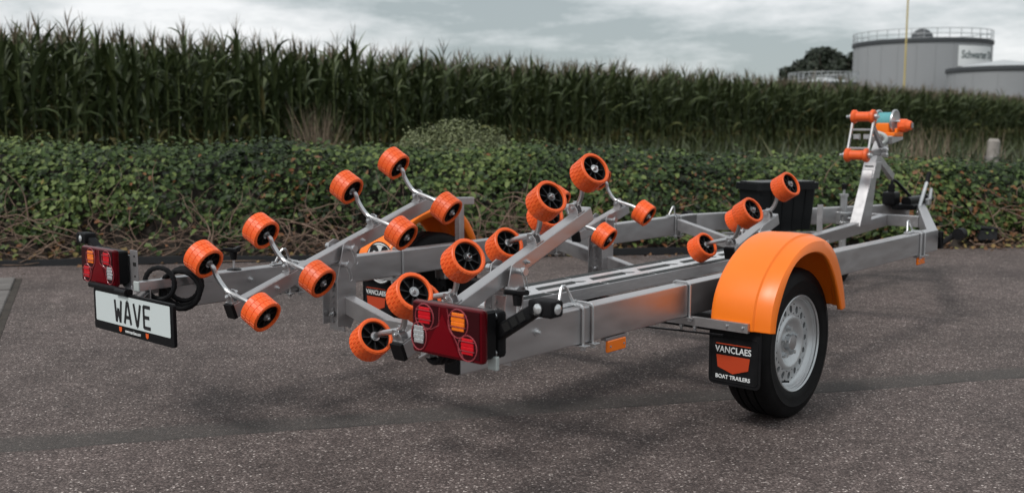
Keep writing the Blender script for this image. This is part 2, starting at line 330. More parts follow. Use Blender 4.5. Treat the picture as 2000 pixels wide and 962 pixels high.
# ------------------------------------------------------------------ rollers
def roller_meshes():
    R, Lh, n = .0615, .0385, 26
    b = MB()   # orange tyre: base drum, end rims, raised tread blocks in staggered bands
    b.lathe([(.049, -.026), (.0492, -Lh+.001), (.0505, -Lh), (.0575, -Lh), (.0595, -Lh+.002), (.0597, -Lh+.006), (.0597, Lh-.006), (.0595, Lh-.002), (.0575, Lh), (.0505, Lh), (.0492, Lh-.001), (.049, .026)], (0, 0, 0), (1, 0, 0), 44)
    bands = 3; bwid = (2*Lh-.004)/bands
    for j in range(bands):
        x0 = -Lh+.002+j*bwid+.0004; x1 = x0+bwid-.0008
        for k in range(n):
            a0 = 2*math.pi*(k+(.5 if j % 2 else 0)+.05)/n; a1 = a0+2*math.pi/n*.90; am = (a0+a1)/2; ro, ri = R+.0002, .0597; c = .0008; ca = c/R
            pt = lambda x, a, r: (x, math.cos(a)*r, math.sin(a)*r)
            vs = [pt(x0, a0, ri), pt(x0, am, ri), pt(x0, a1, ri), pt(x1, a1, ri), pt(x1, am, ri), pt(x1, a0, ri),
                  pt(x0+c, a0+ca, ro), pt(x0+c, am, ro), pt(x0+c, a1-ca, ro), pt(x1-c, a1-ca, ro), pt(x1-c, am, ro), pt(x1-c, a0+ca, ro)]
            fs = [[i, (i+1) % 6, 6+(i+1) % 6, 6+i] for i in range(6)]+[[6, 7, 10, 11], [7, 8, 9, 10]]
            b.add(vs, fs)
    tyre = b.mesh('roller', 28); tyre.materials.append(MAT['roller orange'])
    h = MB()   # black core: web, ribs, boss
    h.lathe([(.0, -.006), (.049, -.006), (.0489, .006), (.0, .006)], (0, 0, 0), (1, 0, 0), 32)
    h.lathe([(.0465, -.030), (.0488, -.030)], (0, 0, 0), (1, 0, 0), 32); h.lathe([(.0465, -.030), (.0465, -.006)], (0, 0, 0), (1, 0, 0), 32)
    h.lathe([(.0465, .030), (.0488, .030)], (0, 0, 0), (1, 0, 0), 32); h.lathe([(.0465, .030), (.0465, .006)], (0, 0, 0), (1, 0, 0), 32)
    h.cyl((-.031, 0, 0), (.031, 0, 0), .0135, 16)
    for k in range(8):
        a = 2*math.pi*k/8+.2; u = Vector((0, math.cos(a), math.sin(a))); v = Vector((0, -math.sin(a), math.cos(a)))
        for sg in (1, -1):
            p, q = u*.012, u*.0478; t = v*.0014
            x0, x1 = sg*.006, sg*.026
            vs = [Vector((x0, 0, 0))+p-t, Vector((x0, 0, 0))+q-t, Vector((x1, 0, 0))+q-t, Vector((x1, 0, 0))+p-t, Vector((x0, 0, 0))+p+t, Vector((x0, 0, 0))+q+t, Vector((x1, 0, 0))+q+t, Vector((x1, 0, 0))+p+t]
            h.add(vs, [[0, 1, 2, 3], [4, 5, 6, 7], [3, 2, 6, 7], [0, 3, 7, 4], [1, 2, 6, 5]])
    hub = h.mesh('hub', 30); hub.materials.append(MAT['hub plastic'])
    w_ = MB()  # washers, nut
    w_.cyl((.0315, 0, 0), (.0335, 0, 0), .0155, 18); w_.cyl((.0335, 0, 0), (.0425, 0, 0), .0085, 6); w_.cyl((.0425, 0, 0), (.047, 0, 0), .005, 10)
    w_.lathe([(.0155, -.0345), (.0155, -.0315), (.006, -.0315), (.006, .0315), (.0155, .0315), (.0155, .0335), (.0085, .0335), (.005, .047), (0, .047)], (0, 0, 0), (1, 0, 0), 18)
    nut = w_.mesh('axle_nut', 30); nut.materials.append(MAT['bright zinc'])
    return tyre, hub, nut
RT, RH, RN = roller_meshes()
def place_roller(c, axis):     # axis points towards the nut end
    axis = vec(axis).normalized(); q = axis.to_track_quat('X', 'Z')
    spin = random.uniform(0, 6.28)
    o = link('roller', RT, TR); o.rotation_mode = 'QUATERNION'; o.location = c
    from mathutils import Quaternion
    o.rotation_quaternion = q @ Quaternion((1, 0, 0), spin)
    link('hub', RH, o); link('axle_nut', RN, o); return o
def smooth_path(pts, it=2):
    P = [vec(p) for p in pts]
    for _ in range(it):
        Q = [P[0]]
        for a, c in zip(P[:-1], P[1:]): Q += [a*.75+c*.25, a*.25+c*.75]
        Q.append(P[-1]); P = Q
    return P
def cradle(p, q, s, stations, xpiv):
    """one roller arm on side s (+1 left), from p to q in (X, Z), with bent rods at the given stations"""
    y = s*.446; P = Vector((p[0], y, p[1])); Q = Vector((q[0], y, q[1])); u = (Q-P).normalized(); n = Vector((-u.z, 0, u.x)); Y = Vector((0, s, 0))
    b = MB(); b.bar(P, Q, .05, .056, n, r=.006); arm = b.build('roller_arm', 'galvanised steel', TR)
    b = MB(); b.bar(P-u*.012, P+u*.001, .0505, .0565, n, r=.004); b.build('end_cap', 'black plastic', arm)
    b = MB(); b.bar(Q-u*.001, Q+u*.003, .047, .053, n, r=.004); b.build('end_cap', 'galvanised steel', arm)
    t = math.radians(32); ax = (Y*math.cos(t)+n*math.sin(t)).normalized()   # rod ends rise outwards
    for st in stations:
        wob = math.radians(random.uniform(-2.5, 2.5)); rot = Matrix.Rotation(wob, 3, u)
        o = P+u*st; loc = lambda a, h: o+(rot @ (Y*a+n*(h-.052)))+n*.052
        A, Bc = loc(.103, .192), loc(-.160, .004); axw = rot @ ax
        path = [Bc-axw*.02, Bc+axw*.052, loc(-.045, .050), loc(.0, .060), loc(.030, .076), loc(.058, .132), A-axw*.056, A-axw*.040, A+axw*.02]
        b = MB(); b.tube(smooth_path(path), .0095, 10); rod = b.build('roller_rod', 'bright zinc', TR)
        b = MB()   # saddle lug welded on the arm, clamp bolt through it
        for sg in (-1, 1): b.plate([(-.020, 0), (.020, 0), (.020, .022), (.010, .044), (-.010, .044), (-.020, .022)], o+n*.028+u*(sg*.013-(.002)), Y, n, .004)
        b.bar(o+n*.030-u*.022, o+n*.030+u*.022, .046, .005, n, r=.001)
        sd_ = b.build('saddle', 'galvanised steel', rod)
        b = MB(); c0 = o+n*.056
        b.cyl(c0-u*.028, c0+u*.028, .0055, 8)
        for sg in (-1, 1): b.cyl(c0+u*sg*.016, c0+u*sg*.024, .0095, 6)
        b.build('clamp_bolt', 'bright zinc', rod)
        place_roller(A, axw if s < 0 else axw); place_roller(Bc, -axw)
    # pivot bracket: punched web with two flanges rising round the arm, pin and clips
    zc = p[1]+(xpiv-p[0])*u.z/u.x; hw = .046
    br = MB()
    br.plate([(-hw, .335), (hw, .335), (hw, .575), (-hw, .575)], (xpiv-.030, y, 0), (0, 1, 0), (0, 0, 1), .005)
    wob = br.build('pivot_bracket', 'galvanised steel', TR)
    for sg in (-1, 1):
        b = MB(); b.plate([(-.030, .36), (.0, .345), (.030, .40), (.034, zc+.01), (.026, zc+.034), (-.002, zc+.042), (-.026, zc+.03), (-.062, .545), (-.064, .36)], (xpiv, y+sg*hw-.0025, 0), (1, 0, 0), (0, 0, 1), -.005); b.build('flange', 'galvanised steel', wob)
    hm = MB()
    for cx in (-.022, .022):
        for k in range(8):
            zz = .36+k*.026+(.008 if cx > 0 else 0)
            hm.cyl((xpiv-.0352, y+cx, zz), (xpiv-.0362, y+cx, zz), .0058, 8)
    hm.build('punched_holes', 'bright zinc', wob)
    for cx, zz in ((-.022, .372), (.022, .40), (.022, .52)): bolt((xpiv-.0355, y+cx, zz), (-1, 0, 0), wob, .009, .012)
    for dz, dx in ((.0, .0), (-.062, -.030)):
        b = MB(); c0 = Vector((xpiv+dx, y, zc+dz+.01)); b.cyl(c0-Vector((0, .085, 0)), c0+Vector((0, .085, 0)), .0105, 12)
        b.cyl(c0-Vector((0, .088, 0)), c0-Vector((0, .070, 0)), .014, 12); b.cyl(c0+Vector((0, .07, 0)), c0+Vector((0, .088, 0)), .014, 12)
        pin = b.build('pivot_pin', 'bright zinc', wob)
        b = MB(); e0 = c0-Vector((0, .078, 0)); w3 = [(0, .0, .02), (.004, -.004, -.01), (.010, -.006, -.035), (.016, -.006, -.055), (.008, -.006, -.066), (-.002, -.006, -.058), (.0, -.006, -.04), (-.012, -.004, -.015), (-.016, 0, .012)]
        b.tube(smooth_path([e0+Vector(k) for k in w3], 1), .0018, 6); b.build('spring_clip', 'bright zinc', wob)
    for st in stations[1:-1] if len(stations) > 2 else []:
        bolt(P+u*(st-.09)-Vector((0, .025, 0)), (0, -1, 0), TR, .008)
cradle((-.163, .483), (.839, .827), 1, (.018, .287, .735, 1.01), .353)
cradle((-.146, .462), (.808, .828), -1, (.022, .262, .710, .965), .353)
cradle((1.90, .589), (2.334, .707), 1, (.025, .392), 2.127)
cradle((1.902, .577), (2.327, .704), -1, (.02, .387), 2.127)
# ------------------------------------------------------------------ walkway plank with grip strips
b = MB(); b.bar((.42, -.18, .482), (3.30, -.18, .482), .245, .05, r=.004); pl = b.build('walkway_plank', 'brushed aluminium', TR)
def strip(xa, xb, y0, w_, sk=0):
    m_ = MB(); m_.plate([(xa, -w_/2), (xb, -w_/2), (xb+sk, w_/2), (xa+sk, w_/2)], (0, y0, .5075), (1, 0, 0), (0, 1, 0), .0012); m_.build('grip_strip', 'grip dark', pl)
for k in range(8):
    x = .44+k*.36
    strip(x, x+.345, -.082, .042); strip(x-.0, x+.345, -.278, .042)
    strip(x+.02, x+.26, -.18, .044, .03); strip(x+.31, x+.335, -.18, .036, -.05)
# ------------------------------------------------------------------ fenders
GK, GC = .9653, Vector((-2.2257, -2.7418, 1.1523))
def gear(s, before):
    c = Vector((GC.x, GC.y*(-s), GC.z)); M = Matrix.Translation(c) @ Matrix.Diagonal((GK, GK, GK, 1)) @ Matrix.Translation(-c)
    for o in [o for o in COL.objects if o.name not in before and o.type == 'MESH']: o.data.transform(M); o.data.update()
def names(): return set(o.name for o in COL.objects)
def fender(s):
    crest = [(1.090, .405), (1.094, .47), (1.112, .535), (1.165, .605), (1.24, .664), (1.325, .708), (1.42, .732), (1.51, .736), (1.60, .722), (1.675, .675), (1.73, .60), (1.772, .51), (1.795, .415)]
    lip = [(1.128, .402), (1.134, .45), (1.154, .50), (1.195, .57), (1.245, .627), (1.305, .662), (1.39, .678), (1.475, .675), (1.545, .650), (1.60, .600), (1.645, .54), (1.683, .475), (1.712, .412)]
    inn = [(1.120, .403), (1.125, .47), (1.15, .53), (1.20, .592), (1.265, .640), (1.34, .674), (1.42, .692), (1.50, .694), (1.575, .678), (1.64, .632), (1.69, .565), (1.735, .49), (1.762, .413)]
    def sm(P):
        q = smooth_path([(a, 0, b_) for a, b_ in P], 2); return q
    C, Lp, I = sm(crest), sm(lip), sm(inn); m = len(C); rows = []
    for i in range(m):
        c, l, q = C[i], Lp[i], I[i]
        nrm = (c-Vector((1.43, 0, .38))).normalized()
        r = [Vector((q.x, -.822, q.z)), Vector((c.x*.7+q.x*.3, -.818, c.z*.7+q.z*.3)), Vector((c.x, -.826, c.z))-nrm*.002, Vector((c.x, -.840, c.z)), Vector((c.x, -.92, c.z))+nrm*.002, Vector((c.x, -.995, c.z)),
             Vector((c.x, -1.001, c.z))-nrm*.007, Vector((c.x, -1.024, c.z))-nrm*.009, Vector((c.x*.9+l.x*.1, -1.046, c.z*.9+l.z*.1))-nrm*.010, Vector((c.x*.7+l.x*.3, -1.060, c.z*.7+l.z*.3))-nrm*.004,
             Vector((c.x*.35+l.x*.65, -1.067, c.z*.35+l.z*.65)), Vector((l.x, -1.070, l.z)), Vector((l.x, -1.066, l.z))-nrm*.004, Vector((l.x, -1.050, l.z))-nrm*.003]
        rows.append([Vector((v.x, v.y if s < 0 else -v.y, v.z)) for v in r])
    k = len(rows[0]); b = MB(); b.add([v for r in rows for v in r], [[i*k+j, i*k+j+1, (i+1)*k+j+1, (i+1)*k+j] for i in range(m-1) for j in range(k-1)])
    o = b.build('fender', 'fender orange', TR, 40)
    md = o.modifiers.new('thickness', 'SOLIDIFY'); md.thickness = .004; md.offset = -1
    # bracket bar behind the fender, bolts, mudflap
    b = MB(); b.bar((1.082, s*.60, .417), (1.082, s*.986, .417), .016, .036, r=.002); fb = b.build('fender_bracket', 'galvanised steel', TR)
    b = MB(); b.bar((1.74, s*.60, .43), (1.74, s*.93, .43), .016, .036, r=.002); b.build('fender_bracket', 'galvanised steel', TR)
    for yy in (.90, .965): bolt((1.073, s*yy, .418), (-1, 0, 0), fb, .006, .006, False)
    for yy in (.70, .76):
        b = MB(); b.cyl((1.082, s*yy, .40), (1.082, s*yy, .372), .005, 8); b.cyl((1.082, s*yy, .398), (1.082, s*yy, .388), .009, 6); b.build('bolt', 'bright zinc', fb)
    b = MB(); yc = s*.9135
    b.plate(rrect(.215, .225, .02, 4), (1.112, yc, .295), (0, 1, 0), (0, 0, 1), .006); fl = b.build('mudflap', 'black rubber', TR)
    b = MB(); rr = rrect(.195, .172, .014, 4); b.tube([(1.1115, yc+a, .282+c) for a, c in rr], .0022, 6, closed=True); b.build('raised_border', 'black rubber', fl)
    xf = 1.1115
    text_mesh('lettering', 'VANCLAES', .0335, 'decal white', fl, face_mat((xf-.001, yc+.004, .318), (0, -1, 0), (0, 0, 1)), .92, bold=.0005)
    text_mesh('lettering', 'BOAT TRAILERS', .0205, 'decal white', fl, face_mat((xf-.001, yc+.004, .214), (0, -1, 0), (0, 0, 1)), 1.0, bold=.0005)
    b = MB(); b.plate([(-.070, .297), (.070, .297), (.064, .250), (0, .229), (-.064, .250)], (xf-.001, yc+.004, 0), (0, 1, 0), (0, 0, 1), -.0008)
    b.plate([(-.074, .3385), (.074, .3385), (.072, .342), (-.072, .342)], (xf-.001, yc+.004, 0), (0, 1, 0), (0, 0, 1), -.0008); b.build('emblem', 'decal orange', fl)
    return o
for s in (-1, 1):
    k0 = names(); fender(s); gear(s, k0)
# speed disc on the far fender's bracket
b = MB(); b.disc((.968, .915, .503), (-1, 0, 0), .103, 40, .003); dsc = b.build('speed_disc', 'plate black', TR)
b = MB(); b.disc((.9655, .915, .503), (-1, 0, 0), .097, 40, .002); b.build('white_rim', 'decal white', dsc)
b = MB(); b.lathe([(.087, 0), (.090, 0)], (.9642, .915, .503), (1, 0, 0), 40); b.build('black_ring', 'plate black', dsc)
text_mesh('number', '80', .21, 'plate black', dsc, face_mat((.9638, .915, .503), (0, -1, 0), (0, 0, 1)), .74, bold=.004)
# ------------------------------------------------------------------ wheels
def wheel(s):
    O = Vector((1.4747, 0, .30)); D = Vector((0, s, 0))
    b = MB(); prof = [(.178, .822), (.192, .818), (.215, .814), (.245, .810), (.272, .816), (.288, .826), (.296, .838), (.2985, .848)]
    tp = [.848, .868, .868, .876, .876, .902, .902, .910, .910, .938, .938, .946, .946, .968]
    for i, yy in enumerate(tp): prof.append((.300 if (i//2) % 2 == 0 else .2925, yy))
    prof += [(.2985, .972), (.295, .984), (.286, .993), (.270, 1.0), (.252, 1.003), (.250, 1.0045), (.246, 1.003), (.222, 1.001), (.206, .998), (.196, .994), (.188, .990)]
    b.lathe(prof, O, D, 96)
    wh_t = b
    b = MB()   # rim: flange, well, dish
    b.lathe([(.186, .990), (.1905, .996), (.1935, .9935), (.191, .988), (.1835, .985), (.180, .976), (.1765, .975), (.173, .968), (.168, .961), (.163, .958), (.1545, .958)], O, D, 72)
    b.lathe([(.1145, .962), (.109, .967), (.100, .970), (.090, .967), (.080, .958), (.070, .951), (.060, .949), (.0415, .949), (.0335, .951)], O, D, 72)
    e1 = Vector((1, 0, 0)); e2 = Vector((0, 0, 1)); NH = 16; da = 2*math.pi/NH
    def pol(r, a, yy): return O+D*yy+(e1*math.cos(a)+e2*math.sin(a))*r
    for k in range(NH):    # ring of oval ventilation holes, really open
        ac = k*da; ou = []; iv = []
        for i in range(20):
            t = 2*math.pi*i/20; cx, cy = math.cos(t), math.sin(t); mxx = max(abs(cx), abs(cy))
            ra, aa = cx/mxx, cy/mxx
            rr = .1345+ra*.020; ou.append(pol(rr, ac+aa*da/2, .958+(.1545-rr)*.1))
            r2 = .1335+cx*.0150; iv.append(pol(r2, ac+cy*.0115/.1335, .958+(.1545-r2)*.1))
        dn = [p-D*.010 for p in iv]
        b.add(ou+iv+dn, [[i, (i+1) % 20, 20+(i+1) % 20, 20+i] for i in range(20)]+[[20+i, 20+(i+1) % 20, 40+(i+1) % 20, 40+i] for i in range(20)])
    rim = b.build('wheel', 'rim silver', TR, 40)
    wh_t.build('tyre', 'tyre rubber', rim, 40)
    b = MB(); b.lathe([(0, .925), (.165, .925)], O, D, 40); b.lathe([(.165, .925), (.165, .945)], O, D, 40); b.build('brake_drum', 'dark hole', rim)  # added near-black backing disc, so the rim holes look dark inside
    b = MB(); b.lathe([(.0335, .940), (.0325, .968), (.029, .974), (.010, .976), (0, .976)], O, D, 28); b.build('hub_cap', 'bright zinc', rim)
    for k in range(5):
        a = .35+k*2*math.pi/5; c = pol(.056, a, .948); b = MB(); b.cyl(c, c+D*.008, .0125, 14); b.cyl(c+D*.008, c+D*.020, .0088, 6); b.build('wheel_bolt', 'rim silver', rim)
    b = MB(); b.cyl(pol(.160, 4.4, .955), pol(.155, 4.4, .985), .004, 8); b.build('valve', 'black rubber', rim)
for s in (-1, 1):
    k0 = names(); wheel(s); gear(s, k0)
# ------------------------------------------------------------------ tail lamps
def tail_lamp(s):
    xr, z0, z1 = -.427, .5605, .7004; yi, yo = .803, 1.058; yc, zc = s*(yi+yo)/2, (z0+z1)/2
    P = lambda fy, fz: (s*(yi+(yo-yi)*fy), z0+(z1-z0)*fz)      # fy 0 = inner edge, 1 = outer
    b = MB(); b.box((-.385, yc, zc), (.05, .238, .125), .006); hs = b.build('lamp_housing', 'black plastic', TR)
    b = MB(); b.box((-.414, yc, zc), (.026, .255, .14), .010); b.build('lens', 'lens red', hs)
    xf = -.4275
    def cell(fy, fz, ry, rz, m, bars=True):
        y, z = P(fy, fz); c = MB()
        ring = [(xf-.0005, y+ry*1.30*math.cos(t), z+rz*1.32*math.sin(t)-.004) for t in [2*math.pi*i/20 for i in range(20)]]
        c.tube(ring, .0018, 6, closed=True); c.build('cell_ring', 'lens ridge', hs)
        c = MB(); c.plate([(ry*1.27*math.cos(t), rz*1.28*math.sin(t)) for t in [2*math.pi*i/20 for i in range(20)]], (xf+.0008, y, z-.004), (0, 1, 0), (0, 0, 1), -.0014); c.build('cell_recess', 'lens dark', hs)  # flat plate, recess shade put into its dark colour
        c = MB()
        for q in range(4):
            zz = z+rz*(-.62+.42*q); c.box((xf-.0012, y, zz), (.004, ry*1.75*(1 if q in (1, 2) else .9), rz*.40), .0015)
        c.build('lamp_cell', m, hs)
        if bars:
            for q in (.55, -.42):
                c = MB(); c.tube([(xf-.0045, y-ry*1.1, z+rz*q), (xf-.0045, y+ry*1.1, z+rz*q)], .0011, 6); c.build('cell_rib', 'lens ridge', hs)
    cell(.20, .74, .026, .026, 'lens red cell'); cell(.68, .72, .027, .028, 'lens amber'); cell(.81, .30, .025, .025, 'lens red cell'); cell(.115, .36, .022, .028, 'lens white', False)
    for quad in ([(.03, .95), (.40, .95), (.40, .60), (.30, .50), (.03, .50)], [(.52, .95), (.97, .95), (.97, .08), (.76, .08), (.56, .58)]):
        c = MB(); pq = [P(*q) for q in quad]; c.add([(xf-.0002, *q) for q in pq]+[(xf+.003, *q) for q in pq], [list(range(5)), list(range(5, 10))]+[[i, (i+1) % 5, 5+(i+1) % 5, 5+i] for i in range(5)]); c.build('dark_panel', 'lens dark', hs)  # darkness of the recessed lens areas painted as flat panels
    for qa, qb in (((.06, .52), (.30, .50)), ((.30, .50), (.41, .60)), ((.41, .60), (.42, .93)), ((.53, .93), (.57, .58)), ((.57, .58), (.75, .10))):
        c = MB(); c.tube([(xf-.0008, *P(*qa)), (xf-.0008, *P(*qb))], .0011, 6); c.build('lens_ridge', 'lens ridge', hs)
    c = MB(); ya, za = P(.46, .82); yb_, zb_ = P(.20, .07); yd, zd = P(.70, .07)
    c.add([(xf-.0005, ya, za), (xf-.0005, yb_, zb_), (xf-.0005, yd, zd), (xf-.006, *P(.455, .33))], [[0, 1, 3], [1, 2, 3], [2, 0, 3]]); c.build('reflector', 'lens reflector', hs)
    # carrier plate and stub
    py = s*.90
    b = MB(); b.box((-.352, s*.915, .617), (.004, .225, .115), .001); cp = b.build('lamp_plate', 'brushed aluminium', hs)
    b = MB(); b.bar((-.352, s*YC, .545), (-.20, s*YC, .545), .036, .036, r=.003); b.bar((-.352, s*YC, .53), (-.352, s*.86, .575), .006, .05, (1, 0, 0), .002); b.build('lamp_carrier', 'galvanised steel', TR)
    # outline lamp on its rubber arm: reaches outwards and up
    base = Vector((-.335, s*1.030, .625)); head = Vector((-.335, s*1.172, .712))
    b = MB()
    b.box(base+Vector((0, 0, .0)), (.036, .034, .125), .012)
    d = (head-base).normalized()
    b.bar(base+Vector((0, 0, .0))-d*.01, head-d*.02, .040, .034, (1, 0, 0), .008, .034, .034)
    b.box(head+Vector((-.004, s*.018, .0)), (.052, .078, .044), .010)
    ra = b.build('marker_arm', 'black rubber', TR)
    rec = MB()
    for f in (.30, .48, .66):
        q = base.lerp(head, f); side = d.cross(Vector((1, 0, 0)))
        rec.bar(q-Vector((.0172, 0, 0))-d*.011, q-Vector((.0172, 0, 0))+d*.011, .022, .003, (1, 0, 0), .0008)
    rec.build('arm_pocket', 'dark hole', ra)
    c = head+Vector((-.030, s*.014, 0)); b = MB(); b.lathe([(0, -.004), (.008, -.0035), (.0125, -.001), (.0135, .001)], c, (1, 0, 0), 24); b.build('marker_lens', 'lens white', ra)
    b = MB(); b.lathe([(.0135, .0), (.0165, -.0025), (.0185, .001)], c, (1, 0, 0), 24); b.build('lens_ring', 'black plastic', ra)
    c2 = head+Vector((-.004, s*.057, 0)); b = MB(); b.lathe([(0, .004), (.008, .0035), (.0125, .001), (.0135, -.001)], c2, (0, s, 0), 24); b.build('marker_lens', 'lens white', ra)
    for dz in (-.048, .048): bolt(base+Vector((-.017, 0, dz)), (-1, 0, 0), ra, .008, .005)
    return hs
tail_lamp(-1); tail_lamp(1)
b = MB(); b.box((-.368, -1.043, .556), (.012, .032, .036), .002); b.build('tube_cap', 'pale cap', TR)
# left slide tube with its punched plate, carrying the cable coil
b = MB(); b.box((-.36, .776, .63), (.003, .055, .135), .001); pp = b.build('punched_plate', 'zinc plate', TR)
b = MB(); b.box((-.3622, .770, .645), (.002, .022, .014), .0009); b.box((-.3622, .770, .675), (.002, .01, .006), .0009); b.box((-.3622, .770, .60), (.002, .01, .006), .0009); b.build('slot', 'dark hole', pp)
b = MB(); b.bar((-.40, .683, .576), (-.10, .683, .576), .034, .034, r=.003); b.build('slide_tube', 'galvanised steel', TR)
b = MB(); b.box((-.403, .683, .576), (.008, .036, .036), .002); b.build('tube_cap', 'pale cap', TR)
b = MB(); b.box((-.36, .73, .548), (.004, .13, .05), .001); b.build('lamp_plate', 'zinc plate', TR)
def coil(name, c, ax, R, turns, r, drop, tilt):
    c = vec(c); ax = vec(ax).normalized(); e1 = ax.orthogonal().normalized(); e2 = ax.cross(e1); b = MB()
    for k in range(turns):
        Rk = R*(1+random.uniform(-.16, .14)); off = ax*(k-turns/2)*r*2.1; dz = Vector((0, 0, -drop*(Rk/R)))
        th = random.uniform(-tilt, tilt); M = Matrix.Rotation(th, 3, e1) @ Matrix.Rotation(random.uniform(-tilt, tilt), 3, e2)
        pts = [c+off+dz+M @ ((e1*math.cos(t)+e2*math.sin(t))*Rk) for t in [2*math.pi*i/40 for i in range(40)]]
        vs = []
        b.tube(pts, [r*(1.06 if i % 2 else .9) for i in range(40)], 8, closed=True)
    return b.build(name, 'black rubber', TR)
coil('cable_coil', (-.225, .668, .590), (.8, .75, .15), .068, 4, .0095, .034, .20)
coil('cable_coil', (-.315, .668, .592), (1, .55, .0), .058, 1, .0095, .012, .05)
coil('cable_coil', (-.31, -.800, .585), (1, -.3, 0), .055, 3, .0085, .018, .2)
# clamp knobs on the beams
for s, x in ((1, .067), (-1, .032)):
    b = MB(); b.cyl((x, s*YC, ZT), (x, s*YC, ZT+.075), .005, 8); kb = b.build('clamp_screw', 'bright zinc', TR)
    b = MB(); b.cyl((x, s*YC, ZT+.040), (x, s*YC, ZT+.072), .013, 12, .016)
    for k in range(3):
        a = k*2.094+.4; b.bar((x, s*YC, ZT+.078), (x+.042*math.cos(a), s*YC+.042*math.sin(a), ZT+.084), .018, .016, r=.005)
    b.build('knob', 'black plastic', kb)
    b = MB(); b.lathe([(.0, .004), (.020, .004), (.030, 0)], (x, s*YC, ZT+.002), (0, 0, 1), 16); b.build('washer', 'black plastic', kb)
# ------------------------------------------------------------------ number plate
px = -.445; pyc, pzc = .648, .4755; pw, ph = .565, .152
b = MB(); b.plate(rrect(pw, ph, .010, 3), (px, pyc, pzc), (0, 1, 0), (0, 0, 1), .012); nh = b.build('number_plate', 'black plastic', TR)
nh['label'] = 'white number plate reading WAVE in a black holder'
b = MB(); b.plate(rrect(.528, .110, .006, 3), (px-.0012, pyc, pzc+.012), (0, 1, 0), (0, 0, 1), -.0010); b.build('plate_sheet', 'plate white', nh)
def strokes(segs, y0, z0, sx, sz, w_):
    c = MB()
    for (a, b_), (a2, b2) in segs:
        c.bar((px-.0030, y0-a*sx, z0+b_*sz), (px-.0030, y0-a2*sx, z0+b2*sz), w_, .0012, (1, 0, 0), .0004)
    return c
LH, LW = .080, .046; gl = {'W': [((0, 1), (.2, 0)), ((.2, 0), (.5, .62)), ((.5, .62), (.8, 0)), ((.8, 0), (1, 1))], 'A': [((0, 0), (.42, 1)), ((.42, 1), (.58, 1)), ((.58, 1), (1, 0)), ((.16, .30), (.84, .30))],
    'V': [((0, 1), (.45, 0)), ((.45, 0), (.55, 0)), ((.55, 0), (1, 1))], 'E': [((.04, 0), (.04, 1)), ((.04, .97), (1, .97)), ((.04, .5), (.85, .5)), ((.04, .03), (1, .03))]}
for i, ch in enumerate('WAVE'):
    strokes(gl[ch], .765-i*.068, pzc+.009-LH/2, LW, LH, .0125).build('letter', 'plate black', nh)
text_mesh('web_address', 'www.vanclaes.com', .017, 'decal white', nh, face_mat((px-.0014, pyc-.005, pzc-.060), (0, -1, 0), (0, 0, 1)), .85, bold=.0003)
for yy in (.085, -.105):
    b = MB(); b.plate([(-.010, .009), (.010, .009), (.009, -.005), (0, -.010), (-.009, -.005)], (px-.0008, pyc+yy, pzc-.058), (0, 1, 0), (0, 0, 1), -.001); b.build('small_emblem', 'emblem orange', nh)
b = MB(); b.bar((px+.004, .96, .561), (px+.004, .66, .561), .020, .022, r=.007); b.cyl((px-.004, .74, .559), (px-.004, .665, .559), .014, 14); b.build('plate_light', 'black plastic', TR)
b = MB(); b.bar((px+.014, .70, .50), (-.358, .70, .55), .05, .004, r=.001); b.build('plate_bracket', 'zinc plate', TR)
# ------------------------------------------------------------------ amber side markers, far T post
for x, s in ((.505, -1), (3.355, -1)):
    b = MB(); b.box((x, s*(B-.004), .4265), (.105, .012, .040), .003); mk = b.build('side_marker', 'marker amber', TR)
    b = MB(); b.box((x, s*(B-.012), .452), (.12, .022, .010), .001); b.build('marker_bracket', 'zinc plate', mk)
    for q in (-.038, .038): bolt((x+q, s*(B+.002), .4265), (0, s, 0), mk, .004, .003, False)
b = MB(); b.bar((1.372, .776, ZT), (1.372, .776, .775), .034, .034, (1, 0, 0), .003); tp_ = b.build('stop_post', 'galvanised steel', TR)
b = MB(); b.bar((1.15, .776, .795), (1.46, .776, .782), .036, .036, r=.003); b.build('stop_bar', 'galvanised steel', tp_)
b = MB(); b.bar((.936, -.578, .399), (.936, -.964, .413), .012, .006, r=.001); b.build('brake_rod', 'black plastic', TR)
# ------------------------------------------------------------------ winch post, bow rollers, winch
b = MB()
sec0 = [(4.375, .462), (4.52, .468)]
def quadpost(lo, hi, zl, zh, wl, wh, mname, name, parent):
    c = MB(); vs = []
    for (xa, xb), z, w_ in ((lo, zl, wl), (hi, zh, wh)): vs += [(xa, w_/2, z), (xa, -w_/2, z), (xb, -w_/2, z), (xb, w_/2, z)]
    c.add(vs, [[0, 1, 2, 3], [4, 5, 6, 7]]+[[i, (i+1) % 4, 4+(i+1) % 4, 4+i] for i in range(4)]); o = c.build(name, mname, parent)
    md = o.modifiers.new('edge', 'BEVEL'); md.width = .003; md.segments = 2; return o
wp = quadpost((4.375, 4.555), (4.565, 4.645), .487, .86, .078, .072, 'galvanised steel', 'winch_post', TR)
quadpost((4.548, 4.66), (4.602, 4.70), .80, .915, .088, .088, 'galvanised steel', 'post_sleeve', wp)
slot = MB()
for zz, xx in ((.858, 4.571), (.885, 4.584)): slot.box((xx, 0, zz), (.006, .06, .007), .001)
slot.build('slot', 'dark hole', wp)
b = MB(); b.bar((4.61, 0, .86), (4.80, 0, 1.085), .062, .062, (-1, 0, .8), .004); b.build('upper_post', 'galvanised steel', wp)
b = MB(); b.bar((4.70, -.02, .93), (4.95, -.02, .80), .03, .05, r=.004); b.build('post_stay', 'galvanised steel', wp)
b = MB(); b.box((4.83, -.02, 1.075), (.20, .15, .055), .004, Matrix.Rotation(math.radians(-8), 3, 'Y')); b.build('winch_seat', 'galvanised steel', wp)
